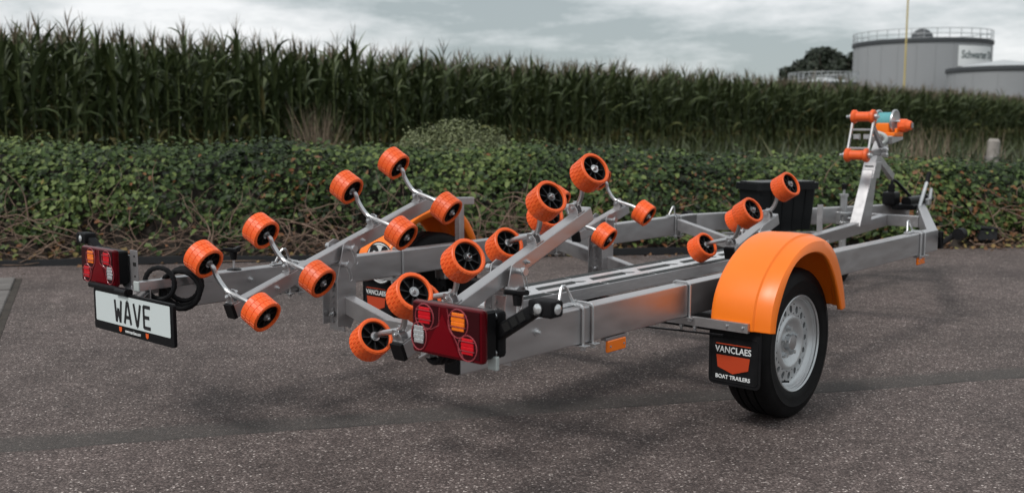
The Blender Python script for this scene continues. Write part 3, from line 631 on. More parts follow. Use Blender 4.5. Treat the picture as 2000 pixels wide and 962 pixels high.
def bow_roller(x, z):
    b = MB(); b.lathe([(.010, -.078), (.040, -.078), (.046, -.073), (.047, -.058), (.041, -.049), (.033, -.044), (.032, .0), (.033, .044), (.041, .049), (.047, .058), (.046, .073), (.040, .078), (.010, .078)], (x, 0, z), (0, 1, 0), 30); br_ = b.build('bow_roller', 'roller orange', TR)
    b = MB(); b.cyl((x, -.105, z), (x, .118, z), .010, 10)
    for q, e_ in ((-.076, -.094), (.078, .092)): b.cyl((x, q, z), (x, e_, z), .021, 14)
    b.cyl((x, .092, z), (x, .112, z), .015, 6, .008); b.build('axle_nut', 'bright zinc', br_); return br_
bow_roller(4.459, 1.219); bow_roller(4.374, .964)
b = MB()
for yy in (-.072, .070): b.bar((4.382, yy, .985), (4.452, yy, 1.19), .014, .024, (1, 0, 0), .003)
for f in (.12, .72): p_ = Vector((4.382, 0, .985)).lerp(Vector((4.452, 0, 1.19)), f); b.bar(p_+Vector((.0, -.07, 0)), p_+Vector((0, .068, 0)), .012, .014, r=.002)
lf = b.build('roller_frame', 'galvanised steel', TR)
b = MB()
for yy in (.038, -.032): b.box((4.45, yy, 1.085), (.03, .045, .035), .004)
b.build('frame_clamp', 'bright zinc', lf)
b = MB(); b.bar((4.42, -.075, .975), (4.72, -.05, .995), .03, .035, r=.003); b.bar((4.46, -.07, 1.14), (4.70, -.045, .99), .02, .04, r=.003); b.build('frame_arm', 'zinc plate', lf)
b = MB()
for zz in (1.0, .965):
    b.cyl((4.60, -.045, zz), (4.60, -.12, zz), .011, 8); b.cyl((4.60, -.09, zz), (4.60, -.115, zz), .02, 6)
b.cyl((4.60, -.11, .955), (4.60, -.11, 1.03), .007, 8); b.build('clamp_bolt', 'bright zinc', lf)
wc = Vector((4.83, -.018, 1.188))
b = MB()
for yy in (.062, -.052): b.lathe([(.0, yy-.004), (.066, yy-.004), (.076, yy-.008), (.082, yy-.006), (.083, yy), (.082, yy+.006), (.076, yy+.008), (.066, yy+.004), (.0, yy+.004)], wc, (0, 1, 0), 40)
b.cyl(wc+Vector((0, -.09, 0)), wc+Vector((0, .085, 0)), .010, 12); wi = b.build('winch', 'bright zinc', TR)
b = MB(); b.lathe([(.060, -.046), (.064, -.044), (.064, .054), (.060, .056)], wc, (0, 1, 0), 36); b.build('strap', 'strap teal', wi)
b = MB(); b.box(wc+Vector((-.045, .005, -.045)), (.075, .095, .07), .012); b.box(wc+Vector((.02, .078, -.075)), (.12, .022, .06), .008); b.box(wc+Vector((.02, -.075, -.075)), (.12, .022, .06), .008)
b.box(wc+Vector((-.01, 0, -.088)), (.15, .17, .03), .008); b.build('winch_body', 'fender orange', wi)
b = MB(); b.lathe([(0, 0), (.040, 0), (.046, .006), (.046, .050), (.038, .060), (.030, .085), (0, .088)], wc+Vector((.03, -.072, -.028)), (0, -1, 0), 10); b.build('gear_case', 'roller orange', wi)
b = MB(); b.box(wc+Vector((.03, -.163, -.028)), (.036, .004, .036), .002); b.build('case_badge', 'zinc plate', wi)
hk = [wc+Vector(p) for p in ((-.11, .045, -.035), (-.125, .030, -.062), (-.13, .010, -.080), (-.13, -.020, -.085), (-.13, -.045, -.105), (-.13, -.048, -.132), (-.13, -.025, -.150), (-.13, .005, -.145), (-.13, .018, -.122))]
b = MB(); b.tube(smooth_path(hk), [.008]*8+[.014]*(len(smooth_path(hk))-12)+[.008]*4, 8); b.build('hook', 'pale cap', wi)
# ------------------------------------------------------------------ coupling, levers, jockey wheel, front marker arms
b = MB(); b.bar((5.30, 0, .60), (5.66, 0, .60), .07, .07, r=.02); b.bar((5.63, 0, .605), (5.80, 0, .60), .085, .085, r=.03, w1=.07, h1=.06); b.box((5.36, 0, .565), (.26, .16, .04), .006); cpl = b.build('coupling', 'black plastic', TR)
b = MB(); b.box((5.27, .10, .625), (.13, .10, .10), .02); b.cyl((5.27, .10, .66), (5.27, .10, .73), .024, 14); b.build('coupling_cover', 'black plastic', cpl)
b = MB(); b.tube(smooth_path([(5.27, .10, .715), (5.275, .10, .757), (5.31, .09, .758), (5.40, .03, .66), (5.46, .0, .60)]), .012, 8); b.build('coupling_lever', 'black plastic', cpl)
b = MB(); b.cyl((5.26, -.10, .52), (5.43, -.10, .745), .013, 10); hb = b.build('hand_brake', 'bright zinc', TR)
b = MB(); b.cyl((5.43, -.10, .745), (5.475, -.10, .815), .018, 12, .016); b.build('grip', 'black rubber', hb)
b = MB(); b.box((5.42, -.12, .60), (.06, .03, .05), .006); b.cyl((5.42, -.13, .62), (5.44, -.13, .70), .012, 8); b.build('brake_quadrant', 'bright zinc', hb)
b = MB(); b.cyl((4.80, .262, .25), (4.80, .262, .665), .026, 18); b.cyl((4.80, .262, .655), (4.80, .262, .672), .034, 18); b.cyl((4.80, .262, .67), (4.80, .262, .705), .009, 10); jw = b.build('jockey_wheel', 'bright zinc', TR)
b = MB(); b.cyl((4.80, .262, .705), (4.80, .262, .745), .018, 12); b.build('crank_knob', 'black plastic', jw)
b = MB(); b.box((4.80, .262, .53), (.085, .085, .022), .003); b.box((4.80, .262, .465), (.085, .085, .02), .003); b.box((4.77, .29, .50), (.03, .05, .09), .004); b.cyl((4.775, .215, .50), (4.775, .165, .50), .012, 10); b.build('clamp', 'bright zinc', jw)
b = MB(); b.cyl((4.775, .168, .50), (4.775, .150, .50), .016, 10); b.build('clamp_handle', 'strap teal', jw)
b = MB(); b.lathe([(0, -.03), (.08, -.03), (.098, -.02), (.10, 0), (.098, .02), (.08, .03), (0, .03)], (4.80, .262, .14), (0, 1, 0), 30); b.build('tyre', 'tyre rubber', jw)
b = MB()
for yy in (-.036, .036): b.box((4.80, .262+yy, .195), (.03, .004, .13), .001)
b.box((4.80, .262, .255), (.05, .08, .01), .002); b.build('fork', 'bright zinc', jw)
for s in (-1, 1):
    b = MB(); b.box((3.66, s*.80, .515), (.03, .03, .10), .008); b.bar((3.67, s*.80, .49), (3.71, s*.865, .545), .03, .03, (1, 0, 0), .008); b.cyl((3.675, s*.89, .552), (3.745, s*.89, .552), .032, 18); b.build('marker_arm', 'black rubber', TR)
b = MB(); b.bar((3.955, .055, .44), (3.955, .055, .655), .036, .012, (1, 0, 0), .002); b.build('box_bracket', 'galvanised steel', TR)
b = MB(); b.bar((3.70, .62, .452), (4.30, .02, .452), .03, .012, r=.002); b.bar((3.55, .55, .45), (4.12, .02, .45), .03, .010, r=.002); b.build('box_rack', 'galvanised steel', TR)
# ------------------------------------------------------------------ storage box standing on the drawbar rack
def storage_box():
    th = math.pi/2-.7221-math.radians(24)
    tr = Matrix.Rotation(math.pi/2-.7221, 3, 'Z'); base = tr @ Vector((3.787, .396, .460))+Vector((-.5867, 3.4823, -.04))
    o = empty('storage_box', base, th); tag(o, 'black plastic storage box with ribbed lid rim on the trailer drawbar', 'box')
    L_, W_, H_ = .50, .27, .305; t = .03
    b = MB()
    lo, hi = rrect(L_-2*t, W_-2*t, .03, 3), rrect(L_-.02, W_-.02, .035, 3); c = Vector((L_/2, W_/2, 0)); n = len(lo)
    b.add([(c.x+x, c.y+y, 0) for x, y in lo]+[(c.x+x, c.y+y, H_) for x, y in hi], [[i, (i+1) % n, n+(i+1) % n, n+i] for i in range(n)]+[list(range(n))]); b.build('body', 'box black', o)
    b = MB(); b.plate(rrect(L_+.012, W_+.012, .04, 3), (c.x, c.y, H_-.028), (1, 0, 0), (0, 1, 0), .045); b.plate(rrect(L_-.03, W_-.03, .03, 3), (c.x, c.y, H_+.017), (1, 0, 0), (0, 1, 0), .008); b.build('lid', 'box black', o)
    for k in range(4):
        f = -.30+.2*k; b = MB(); b.bar((c.x+f*(L_-2*t), t-.003, .01), (c.x+f*(L_-.02), .008, H_-.03), .006, .006, (0, 1, 0), .001); b.build('rib', 'box black', o)
storage_box()
# ================================================================== PLANTING AND BACKGROUND
mat('ivy leaf', (.04, .07, .03), .5, tint=[(0, (.007, .013, .005)), (.3, (.022, .041, .011)), (.62, (.052, .086, .022)), (.84, (.135, .175, .052)), (.90, (.16, .14, .04)), (.93, (.16, .065, .025)), (1, (.17, .08, .04))], spec=.2)
mat('dead twig', (.20, .135, .10), .85, noise=.35, nscale=6)
mat('leaf litter', (.1, .07, .04), .8, tint=[(0, (.06, .035, .02)), (.5, (.17, .08, .035)), (.8, (.22, .15, .05)), (1, (.12, .16, .05))])
mat('maize leaf', (.04, .07, .03), .5, tint=[(0, (.026, .039, .015)), (.5, (.056, .078, .028)), (.85, (.110, .136, .054)), (.93, (.16, .18, .055)), (1, (.22, .18, .08))], spec=.3)
mat('maize stalk', (.12, .15, .045), .5, noise=.25, nscale=5)
mat('maize tassel', (.16, .125, .085), .8)
mat('shrub leaf', (.06, .09, .04), .55, tint=[(0, (.095, .110, .045)), (.6, (.165, .19, .082)), (.93, (.23, .26, .125)), (1, (.22, .13, .07))])
mat('weed leaf', (.05, .08, .03), .55, tint=[(0, (.030, .042, .017)), (.6, (.065, .085, .032)), (.9, (.11, .115, .05)), (1, (.2, .16, .1))])
mat('dry grass', (.27, .2, .14), .85, tint=[(0, (.12, .09, .06)), (1, (.29, .22, .16))])
mat('tree leaf', (.02, .03, .015), .6, tint=[(0, (.010, .017, .010)), (1, (.032, .045, .024))])
mat('bark', (.06, .045, .035), .9, noise=.3, nscale=4)
mat('weathered post', (.30, .275, .25), .85, noise=.2, nscale=9)
mat('tank grey', (.29, .30, .31), .55, noise=.06, nscale=.12, rnoise=.05)
mat('tank dark', (.05, .055, .06), .6)
mat('tank roof', (.42, .44, .45), .5, noise=.1, nscale=.3)
mat('rail', (.42, .44, .45), .5, .3)
mat('sign white', (.78, .80, .80), .5)
mat('sign text', (.10, .13, .13), .6)
mat('mast yellow', (.50, .40, .16), .6, noise=.15, nscale=.4)
mat('utility black', (.016, .017, .019), .6, noise=.2, nscale=9)

def hedge_top(x): return float(np.interp(x, [-6, -4.3, 0, 2.6, 5, 8], [.90, .89, .83, .74, .665, .64]))
PROF = [(0., 0.), (.10, .10), (.22, .34), (.36, .62), (.55, .84), (.80, .96), (1.15, 1.0), (1.7, .97), (2.1, .7), (2.35, 0.)]
def bank_pt(x, s):       # s along the profile 0..1 -> world point and outward normal
    k = s*(len(PROF)-1); i = min(int(k), len(PROF)-2); f = k-i
    a, c = PROF[i], PROF[i+1]; H_ = hedge_top(x)*(1+.028*math.sin(x*2.1)+.016*math.sin(x*5.3+1))
    oy = a[0]+(c[0]-a[0])*f; oz = (a[1]+(c[1]-a[1])*f)*H_; t = Vector((0, c[0]-a[0], (c[1]-a[1])*H_)).normalized()
    return Vector((x, hedge_y(x)+oy+.07*math.sin(x*3.1+oz*4)+.04*math.sin(x*7.7+2), oz)), Vector((0, -t.z, t.y))
HX0, HX1 = -7.5, 9.5
hedge = empty('ivy_hedge', (0, 9, 0)); tag(hedge, 'long low hedge of dark ivy on a bank along the far edge of the asphalt', 'hedge')
hedge.location = (0, 0, 0)
b = MB(); NX, NS = 90, 18; vs = []
for i in range(NX+1):
    x = HX0+(HX1-HX0)*i/NX
    for j in range(NS+1):
        p, n = bank_pt(x, j/NS); vs.append(p-n*.05 if 0 < j < NS else p-Vector((0, 0, .03)))
b.add(vs, [[i*(NS+1)+j, (i+1)*(NS+1)+j, (i+1)*(NS+1)+j+1, i*(NS+1)+j+1] for i in range(NX) for j in range(NS)]); b.build('bank', 'soil', hedge, 80)
# one ivy leaf, folded along its midrib, five-pointed
LEAF = np.array([(0, -.10, 0), (.40, .06, .10), (.30, .34, .08), (.34, .62, .12), (0, 1., -.04), (-.34, .62, .12), (-.30, .34, .08), (-.40, .06, .10), (0, .35, 0)], np.float32)
LEAFF = np.array([(8, 0, 1), (8, 1, 2), (8, 2, 3), (8, 3, 4), (8, 4, 5), (8, 5, 6), (8, 6, 7), (8, 7, 0)], np.int32)
def brown_zone(x, z):
    g = lambda cx, cz, sx, sz: math.exp(-((x-cx)/sx)**2-((z-cz)/sz)**2)
    return min(1, .85*g(-1.9, .62, .30, .14)+.6*g(1.5, .5, .8, .16)+.75*g(4.4, .30, 1.1, .16)+.5*g(3.9, .45, .8, .2))
def bare_zone(x, z):     # low strip where only twigs show
    lim = np.interp(x, [-7, -4.6, -3.0, -1.2, .3, 1.6, 3.0, 4.2, 6], [.33, .34, .40, .36, .24, .16, .12, .20, .2]); return z < lim*(.72+.28*math.sin(x*6.1)*math.sin(x*2.3+1))
leaves = []
N_IVY = 56000
for k in range(N_IVY):
    x = random.uniform(HX0+.1, HX1-.1); s = random.uniform(.1, .83); p, n = bank_pt(x, s)
    bare = bare_zone(x, p.z)
    if bare and random.random() < .86: continue
    bz = brown_zone(x, p.z)
    p = p+n*abs(random.gauss(.0, .055))+n*(.02*math.sin(x*9)*math.sin(p.z*11))
    nn = (n*.8+Vector((random.gauss(0, .42), random.gauss(-.25, .42), random.gauss(.45, .4)))).normalized()
    dn = Vector((random.gauss(0, .7), random.gauss(-.4, .4), -.6+random.gauss(0, .5))); dn = (dn-nn*dn.dot(nn)).normalized()
    sz = random.uniform(.026, .058)*(1.25 if random.random() < .2 else 1)
    patch = .13*math.sin(x*1.7+p.z*3)+.10*math.sin(x*4.3-p.z*6+1)
    tint = min(.83, max(0, random.gauss(.46+patch, .23)))
    if random.random() < .008+.22*bz+(.2 if bare else 0): tint = random.uniform(.9, 1)
    leaves.append((p, dn.cross(nn), dn, nn, sz, tint))
cp = Vector((0, 0, 1.15))
vis = [l for l in leaves if abs(l[0].x) < .50*l[0].y and l[3].dot((cp-l[0]).normalized()) > .35]
vis.sort(key=lambda l: -l[4]/(l[0]-cp).length*l[3].dot((cp-l[0]).normalized())); top300 = set(id(l) for l in vis[:300])
rest = [l for l in leaves if id(l) not in top300]
A = np.array([[*l[0], *l[1], *l[2], *l[3], l[4], l[5]] for l in rest], np.float32)
def scatter(A, base):
    P, X, Y, Z, S = A[:, 0:3], A[:, 3:6], A[:, 6:9], A[:, 9:12], A[:, 12]
    V = P[:, None, :]+S[:, None, None]*(base[None, :, 0:1]*X[:, None, :]+base[None, :, 1:2]*Y[:, None, :]+base[None, :, 2:3]*Z[:, None, :]); return V.reshape(-1, 3)
def rep_faces(n, nv, F): return (F[None]+np.arange(n, dtype=np.int32)[:, None, None]*nv).reshape(-1, F.shape[1])
o = arr_mesh('ivy_foliage', scatter(A, LEAF), rep_faces(len(A), 9, LEAFF), 'ivy leaf', hedge, np.repeat(A[:, 13], 9)); tag(o, kind='stuff')
lmesh = []
for q in range(10):
    oo = arr_mesh('leaf', LEAF, LEAFF, 'ivy leaf', hedge, np.full(9, .30+.06*q)); lmesh.append(oo.data); bpy.data.objects.remove(oo)
for l in vis[:300]:
    oo = link('leaf', lmesh[max(0, min(9, int((l[5]-.3)/.06)))], hedge)
    M = Matrix((l[1], l[2], l[3])).transposed().to_4x4() @ Matrix.Scale(l[4], 4); M.translation = l[0]; oo.matrix_local = M
# tangled bare stems low on the bank
b = MB()
for k in range(620):
    x = random.choice([random.uniform(-5.4, .6), random.uniform(-5.4, .6), random.uniform(-5.4, .6), random.uniform(-1, 3), random.uniform(-5.4, .6), random.uniform(3.4, 6.5)])
    z = abs(random.gauss(.12, .15)); right = x > 2.8
    if z > (.50 if not right else .40): continue
    p = Vector((x, hedge_y(x)+random.uniform(-.05, .12)+z*.55, z+.02)); pts = [p]; a = random.choice([random.gauss(.1, .35), random.gauss(math.pi-.1, .35), random.gauss(1.4, .5)])
    L_ = random.uniform(.06, .20)
    for _ in range(5):
        a += random.gauss(0, .45); d = Vector((math.cos(a), random.gauss(0, .35), math.sin(a)*.75))*L_*.8; q = pts[-1]+d
        q.z = max(.015, q.z); q.y = min(max(q.y, hedge_y(q.x)-.06), hedge_y(q.x)+.05+q.z*.6); pts.append(q)
    r0 = random.uniform(.0025, .0085); b.tube(smooth_path(pts, 1), [r0*(1-.07*i) for i in range(len(smooth_path(pts, 1)))], 5)
o = b.build('bare_stems', 'dead twig', hedge, 80); tag(o, kind='stuff')
# litter along the edge
A = []
for k in range(2600):
    x = random.uniform(-6, 7.5); y = hedge_y(x)+random.gauss(.04, .10)
    if y < hedge_y(x)-.06 and random.random() < .75: continue
    z = max(.004, (y-hedge_y(x))*.9)+.006
    nn = Vector((random.gauss(0, .5), random.gauss(-.3, .5), 1)).normalized(); dn = Vector((random.gauss(0, 1), random.gauss(0, 1), 0)); dn = (dn-nn*dn.dot(nn)).normalized()
    A.append([x, y, z, *dn.cross(nn), *dn, *nn, random.uniform(.02, .055), random.random()])
for k in range(60):
    x = random.uniform(-4.3, 4.5); y = hedge_y(x)-abs(random.gauss(.1, .35)); dn = Vector((random.gauss(0, 1), random.gauss(0, 1), 0)).normalized(); nn = Vector((0, 0, 1))
    A.append([x, y, .006, *dn.cross(nn), *dn, *nn, random.uniform(.015, .035), random.random()*.7])
A = np.array(A, np.float32); o = arr_mesh('fallen_leaves', scatter(A, LEAF), rep_faces(len(A), 9, LEAFF), 'leaf litter', None, np.repeat(A[:, 13], 9)); tag(o, 'dry fallen leaves lying along the foot of the ivy bank', 'leaf litter', kind='stuff')
# black edging strip
eg = MB()
for k in range(28):
    xa = -5.6+k*.3; ya = hedge_y(xa)-.05+.015*math.sin(k*1.3); yb_ = hedge_y(xa+.3)-.05+.015*math.sin((k+1)*1.3)
    eg.prism(rrect(.022, .062, .004), (xa, ya, .028+.008*math.sin(k*.9)), (xa+.301, yb_, .028+.008*math.sin((k+1)*.9)), cap=(k in (0, 27)))
tag(eg.build('garden_edging', 'edging plastic'), 'black plastic edging strip along the foot of the ivy bank', 'edging')
# dark low pit cover against the bank on the right
uc = empty('pit_cover', (4.42, 9.42, .05)); tag(uc, 'flat black cover on a low dark block at the foot of the ivy bank', 'cover')
uc.rotation_euler = (0, 0, .15); uc.scale = (.8, .8, .7)
b = MB(); b.box((0, 0, .09), (.24, .22, .15), .02); b.build('block', 'utility black', uc)
b = MB(); b.box((0, 0, .185), (.30, .26, .04), .012, Matrix.Rotation(.10, 3, 'Y')); b.build('lid', 'utility black', uc)
# ------------------------------------------------------------------ maize field: edge runs away to the right
E0 = np.array([-6.83, 13.5]); ED = np.array([15.05, 16.9]); ED = ED/np.linalg.norm(ED); EN = np.array([-ED[1], ED[0]])   # EN points into the field
def ribbon(base, az, e0, e1, L_, w_, seg=6, tw=0., fold=.22):
    """arching leaf blade, three vertices across"""
    V = []; p = np.array(base, float); h = np.array([math.cos(az), math.sin(az)]); side = np.array([-h[1], h[0], 0])
    for i in range(seg+1):
        t = i/seg; e_ = math.radians(e0+(e1-e0)*t**1.4); d = np.array([h[0]*math.cos(e_), h[1]*math.cos(e_), math.sin(e_)])
        ww = w_*(.55+1.6*t if t < .28 else 1.0)*(1 if t < .45 else max(.03, 1-((t-.45)/.55)**1.6)); up = np.cross(d, side)
        sd_ = side*math.cos(tw*t)+up*math.sin(tw*t)
        V += [p-sd_*ww/2-up*ww*fold*-1, p.copy(), p+sd_*ww/2+up*ww*fold]; p = p+d*L_/seg
    F = []
    for i in range(seg):
        a = i*3; F += [(a, a+1, a+4, a+3), (a+1, a+2, a+5, a+4)]
    return np.array(V), np.array(F, np.int32)
def maize(rs, H_=2.18, seg=6, detail=True):
    r = random.Random(rs); LV, LF, LT, off = [], [], [], 0; nl = 17; az0 = r.uniform(0, 6.28)
    for i in range(nl):
        f = i/(nl-1); z = H_*(.20+.75*f**.72); az = az0+math.pi*(i % 2)+r.gauss(0, .45)
        L_ = (.48+.30*math.sin(math.pi*min(1, f*1.05)))*r.uniform(.85, 1.1); w_ = (.048+.024*math.sin(math.pi*f))*r.uniform(.85, 1.1)
        e0 = 66+16*f+r.gauss(0, 6); e1 = (-66+98*f)+r.gauss(0, 22)
        if f < .2: L_ *= .8; e1 -= 15
        V, F = ribbon((0, 0, z), az, e0, e1, L_, w_, seg, r.gauss(0, .7)); LV.append(V); LF.append(F+off); off += len(V)
        t0 = r.gauss(.48, .17)
        if f < .25 and r.random() < .45: t0 = r.uniform(.9, 1)
        LT.append(np.full(len(V), min(1, max(0, t0))))
    leaf = (np.concatenate(LV), np.concatenate(LF), np.concatenate(LT))
    n = 5; rings = [(0, .015), (H_*.3, .0135), (H_*.7, .010), (H_*1.02, .005)]; lean = (r.gauss(0, .03), r.gauss(0, .03))
    SV = np.array([(rr*math.cos(2*math.pi*k/n)+lean[0]*z/H_, rr*math.sin(2*math.pi*k/n)+lean[1]*z/H_, z) for z, rr in rings for k in range(n)])
    SF = np.array([(i*n+k, i*n+(k+1) % n, (i+1)*n+(k+1) % n, (i+1)*n+k) for i in range(len(rings)-1) for k in range(n)], np.int32)
    TV, TF, o2 = [], [], 0
    for k in range(6):
        az = r.uniform(0, 6.28); e_ = 88 if k == 0 else r.uniform(55, 78); L_ = r.uniform(.24, .36)*(1.2 if k == 0 else 1)
        V, F = ribbon((lean[0], lean[1], H_*1.02+.02*k), az, e_, e_-14, L_, .013, 2, 0); TV.append(V); TF.append(F+o2); o2 += len(V)
    return leaf, (SV, SF), (np.concatenate(TV), np.concatenate(TF))
VARS = [maize(100+i) for i in range(12)]; LOW = [maize(300+i, 2.20, 4) for i in range(6)]
protos = []
for lf_, st_, ta_ in VARS:
    ms = []
    for nm, (V, F), m_, tt in (('stalk', st_, 'maize stalk', None), ('foliage', lf_[:2], 'maize leaf', lf_[2]), ('tassel', ta_, 'maize tassel', None)):
        oo = arr_mesh(nm, V, F, m_, None, tt, True); ms.append((nm, oo.data)); bpy.data.objects.remove(oo)
    protos.append(ms)
cnt = 0; t = -1.6
while cnt < 300:
    p = E0+ED*t+EN*random.gauss(0, .05); t += .165*random.uniform(.75, 1.3)
    o = empty('maize_plant', (p[0], p[1], 0), random.uniform(0, 6.28)); sc = random.gauss(1.0, .04); o.scale = (sc, sc, sc*random.gauss(1, .025))
    tag(o, 'tall green maize plant in the front row along the edge of the field', 'maize plant', 'maize plants in the front row of the field')
    for nm, me in random.choice(protos): link(nm, me, o)
    cnt += 1
def bulk(name, pts, variants, which, m_):
    VV, FF, TT, off = [], [], [], 0
    for (x, y, a, sc, sz), v in zip(pts, variants):
        V, F = which(v)[:2]; tt = which(v)[2] if len(which(v)) > 2 else None
        c, s_ = math.cos(a)*sc, math.sin(a)*sc; Q = np.empty_like(V); Q[:, 0] = V[:, 0]*c-V[:, 1]*s_+x; Q[:, 1] = V[:, 0]*s_+V[:, 1]*c+y; Q[:, 2] = V[:, 2]*sz
        VV.append(Q); FF.append(F+off); off += len(V)
        if tt is not None: TT.append(tt)
    return np.concatenate(VV), np.concatenate(FF), (np.concatenate(TT) if TT else None)
pts, vv = [], []
for row in range(13):
    tt = -7. if row else t
    end = 95 if row < 7 else 60
    while tt < end:
        if row or tt > t-.1:
            p = E0+ED*tt+EN*(row*.72+random.gauss(0, .06)); sc = random.gauss(1.0, .04)
            pts.append((p[0], p[1], random.uniform(0, 6.28), sc, sc*random.gauss(1.0, .02))); vv.append(random.choice(LOW))
        tt += (.145 if row < 4 else .25)*random.uniform(.75, 1.3)
fld = empty('maize_field', (E0[0], E0[1], 0)); fld.location = (0, 0, 0); tag(fld, 'dense dark green maize crop behind the front row of plants', 'maize crop', kind='stuff')
for nm, wsel, m_ in (('foliage', lambda v: v[0], 'maize leaf'), ('stalks', lambda v: v[1], 'maize stalk'), ('tassels', lambda v: v[2], 'maize tassel')):
    V, F, T = bulk(nm, pts, vv, wsel, m_); oo = arr_mesh(nm, V, F, m_, fld, T, True); tag(oo, kind='stuff')
# ------------------------------------------------------------------ shrub, dry grass, weeds, post
def leaf_cloud(centres, n, size, m_, parent, name, flat=.5, tr=(.1, .9), shell=.55):
    A = []
    tot = sum(c[1][0]*c[1][1]*c[1][2] for c in centres)
    for (c, r) in centres:
        for k in range(int(n*r[0]*r[1]*r[2]/tot)):
            d = Vector((random.gauss(0, 1), random.gauss(0, 1), random.gauss(0, 1))).normalized(); q = random.uniform(shell, 1)**.6*random.uniform(.9, 1.06)
            p = Vector((c[0]+d.x*r[0]*q, c[1]+d.y*r[1]*q, c[2]+d.z*r[2]*q))
            if p.z < .02: continue
            nn = (d+Vector((random.gauss(0, .6), random.gauss(0, .6), random.gauss(.4, .6)))).normalized(); dn = Vector((random.gauss(0, 1), random.gauss(0, 1), random.gauss(.3, 1))); dn = (dn-nn*dn.dot(nn)).normalized()
            A.append([*p, *dn.cross(nn), *dn, *nn, size*random.uniform(.6, 1.4), random.uniform(*tr)*(.96 if random.random() > .03 else 1.05)])
    A = np.array(A, np.float32); q4 = np.array([(0, 0, 0), (.28, .5, .08), (0, 1, 0), (-.28, .5, .08)], np.float32); F4 = np.array([(0, 1, 2, 3)], np.int32)
    return arr_mesh(name, scatter(A, q4), rep_faces(len(A), 4, F4), m_, parent, np.repeat(A[:, 13], 4))
sh = empty('shrub', (-.62, 11.15, 0)); tag(sh, 'rounded grey-green shrub growing between the ivy hedge and the maize', 'shrub'); sh.location = (-.66, 11.15, .02); sh.scale = (1.26, 1.1, .96)
leaf_cloud([((-.18, 0, .62), (.42, .4, .56)), ((.25, .05, .60), (.42, .4, .52)), ((.05, -.1, .78), (.40, .35, .47)), ((-.42, .1, .5), (.30, .3, .45)), ((.52, .05, .50), (.28, .3, .46)), ((.02, .1, 1.02), (.12, .12, .24)), ((.35, 0, 1.0), (.10, .1, .18))], 32000, .027, 'shrub leaf', sh, 'foliage', shell=.4)
b = MB()
for k in range(9):
    a = k*.7; b.tube([(0, 0, 0), (.12*math.cos(a), .1*math.sin(a), .3), (.35*math.cos(a), .3*math.sin(a), .75)], [.012, .008, .004], 5)
b.build('stems', 'bark', sh)
def blades(n, rx, ry, h, wid, lean, colr=(0, 1), seg=4):
    VV, FF, TT, off = [], [], [], 0
    for k in range(n):
        bx, by = random.gauss(0, rx), random.gauss(0, ry); az = random.uniform(0, 6.28)
        V, F = ribbon((bx, by, 0), az, random.uniform(82, 90), random.uniform(90-lean*1.6, 80), h*random.uniform(.55, 1.1), wid*random.uniform(.6, 1.3), seg, random.gauss(0, .8)); VV.append(V); FF.append(F+off); off += len(V); TT.append(np.full(len(V), random.uniform(*colr)))
    return np.concatenate(VV), np.concatenate(FF), np.concatenate(TT)
def dry_clump(name, loc, n, rx, ry, h, label, wid=.010, lean=60):
    V, F, T = blades(n, rx, ry, h, wid, lean); o = arr_mesh(name, V, F, 'dry grass', None, T, True); o.location = loc; tag(o, label, 'dry grass', 'clumps of dead grass behind the hedge'); return o
dry_clump('dry_grass_clump', (-2.05, 10.75, .0), 300, .075, .06, 1.30, 'pale dead grass clump in front of the maize, left of the grey-green shrub', .010, 34)
dry_clump('dry_grass_clump', (5.25, 12.9, .0), 240, .32, .16, 1.16, 'broad pale dead grass clump just right of the winch post', .010, 35)
dry_clump('dry_grass_clump', (6.15, 13.0, .0), 40, .06, .06, 1.05, 'narrow upright dead stalks left of the weathered post', .012, 25)
dry_clump('dry_grass_clump', (6.8, 12.2, .0), 300, .36, .14, .86, 'wide pale dead grass clump at the right edge, around the weathered post', .010, 50)
dry_clump('dry_grass_clump', (1.05, 12.0, .0), 60, .30, .10, .86, 'thin brownish dead grass tuft behind the topmost near-side roller', .008, 60)
po = empty('weathered_post', (6.02, 12.7, 0)); tag(po, 'short pale weathered wooden post behind the hedge at the right', 'post')
b = MB(); b.tube([(0, 0, 0), (0, 0, .5), (.01, 0, .93), (.012, 0, .965)], [.085, .08, .075, .05], 12); b.build('shaft', 'weathered post', po)
b = MB()
for zz in (.72, .74): b.tube([(.088*math.cos(a), .088*math.sin(a), zz+.006*math.sin(3*a)) for a in [2*math.pi*i/16 for i in range(16)]], .003, 5, closed=True)
b.build('wire_loop', 'zinc plate', po)
# weeds between hedge and crop
VV, FF, TT, off = [], [], [], 0
tuft = [blades(10, .07, .07, .70, .018, 60, (0, .9), 3) for _ in range(14)]
for k in range(3300):
    x = random.uniform(-7, 26); lo = hedge_y(x)+1.9; te = (x-E0[0])/ED[0]; hi = E0[1]+ED[1]*te-.1
    if hi < lo+.05 or x > 7.5+.7*(lo-9): pass
    y = random.uniform(lo, max(lo+.3, min(hi, lo+9))); 
    if abs(x) > .58*y+1: continue
    V, F, T = random.choice(tuft); a = random.uniform(0, 6.28); sc = random.uniform(.6, 1.5)*(1.0 if x > -1 else .75); c, s_ = math.cos(a)*sc, math.sin(a)*sc
    Q = np.stack([V[:, 0]*c-V[:, 1]*s_+x, V[:, 0]*s_+V[:, 1]*c+y, V[:, 2]*sc], 1); VV.append(Q); FF.append(F+off); off += len(V); TT.append(np.clip(T*.8+random.gauss(.0, .12), 0, 1))
o = arr_mesh('weeds', np.concatenate(VV), np.concatenate(FF), 'weed leaf', None, np.concatenate(TT), True); tag(o, 'tall green weeds and grass between the ivy hedge and the maize', 'weeds', kind='stuff')
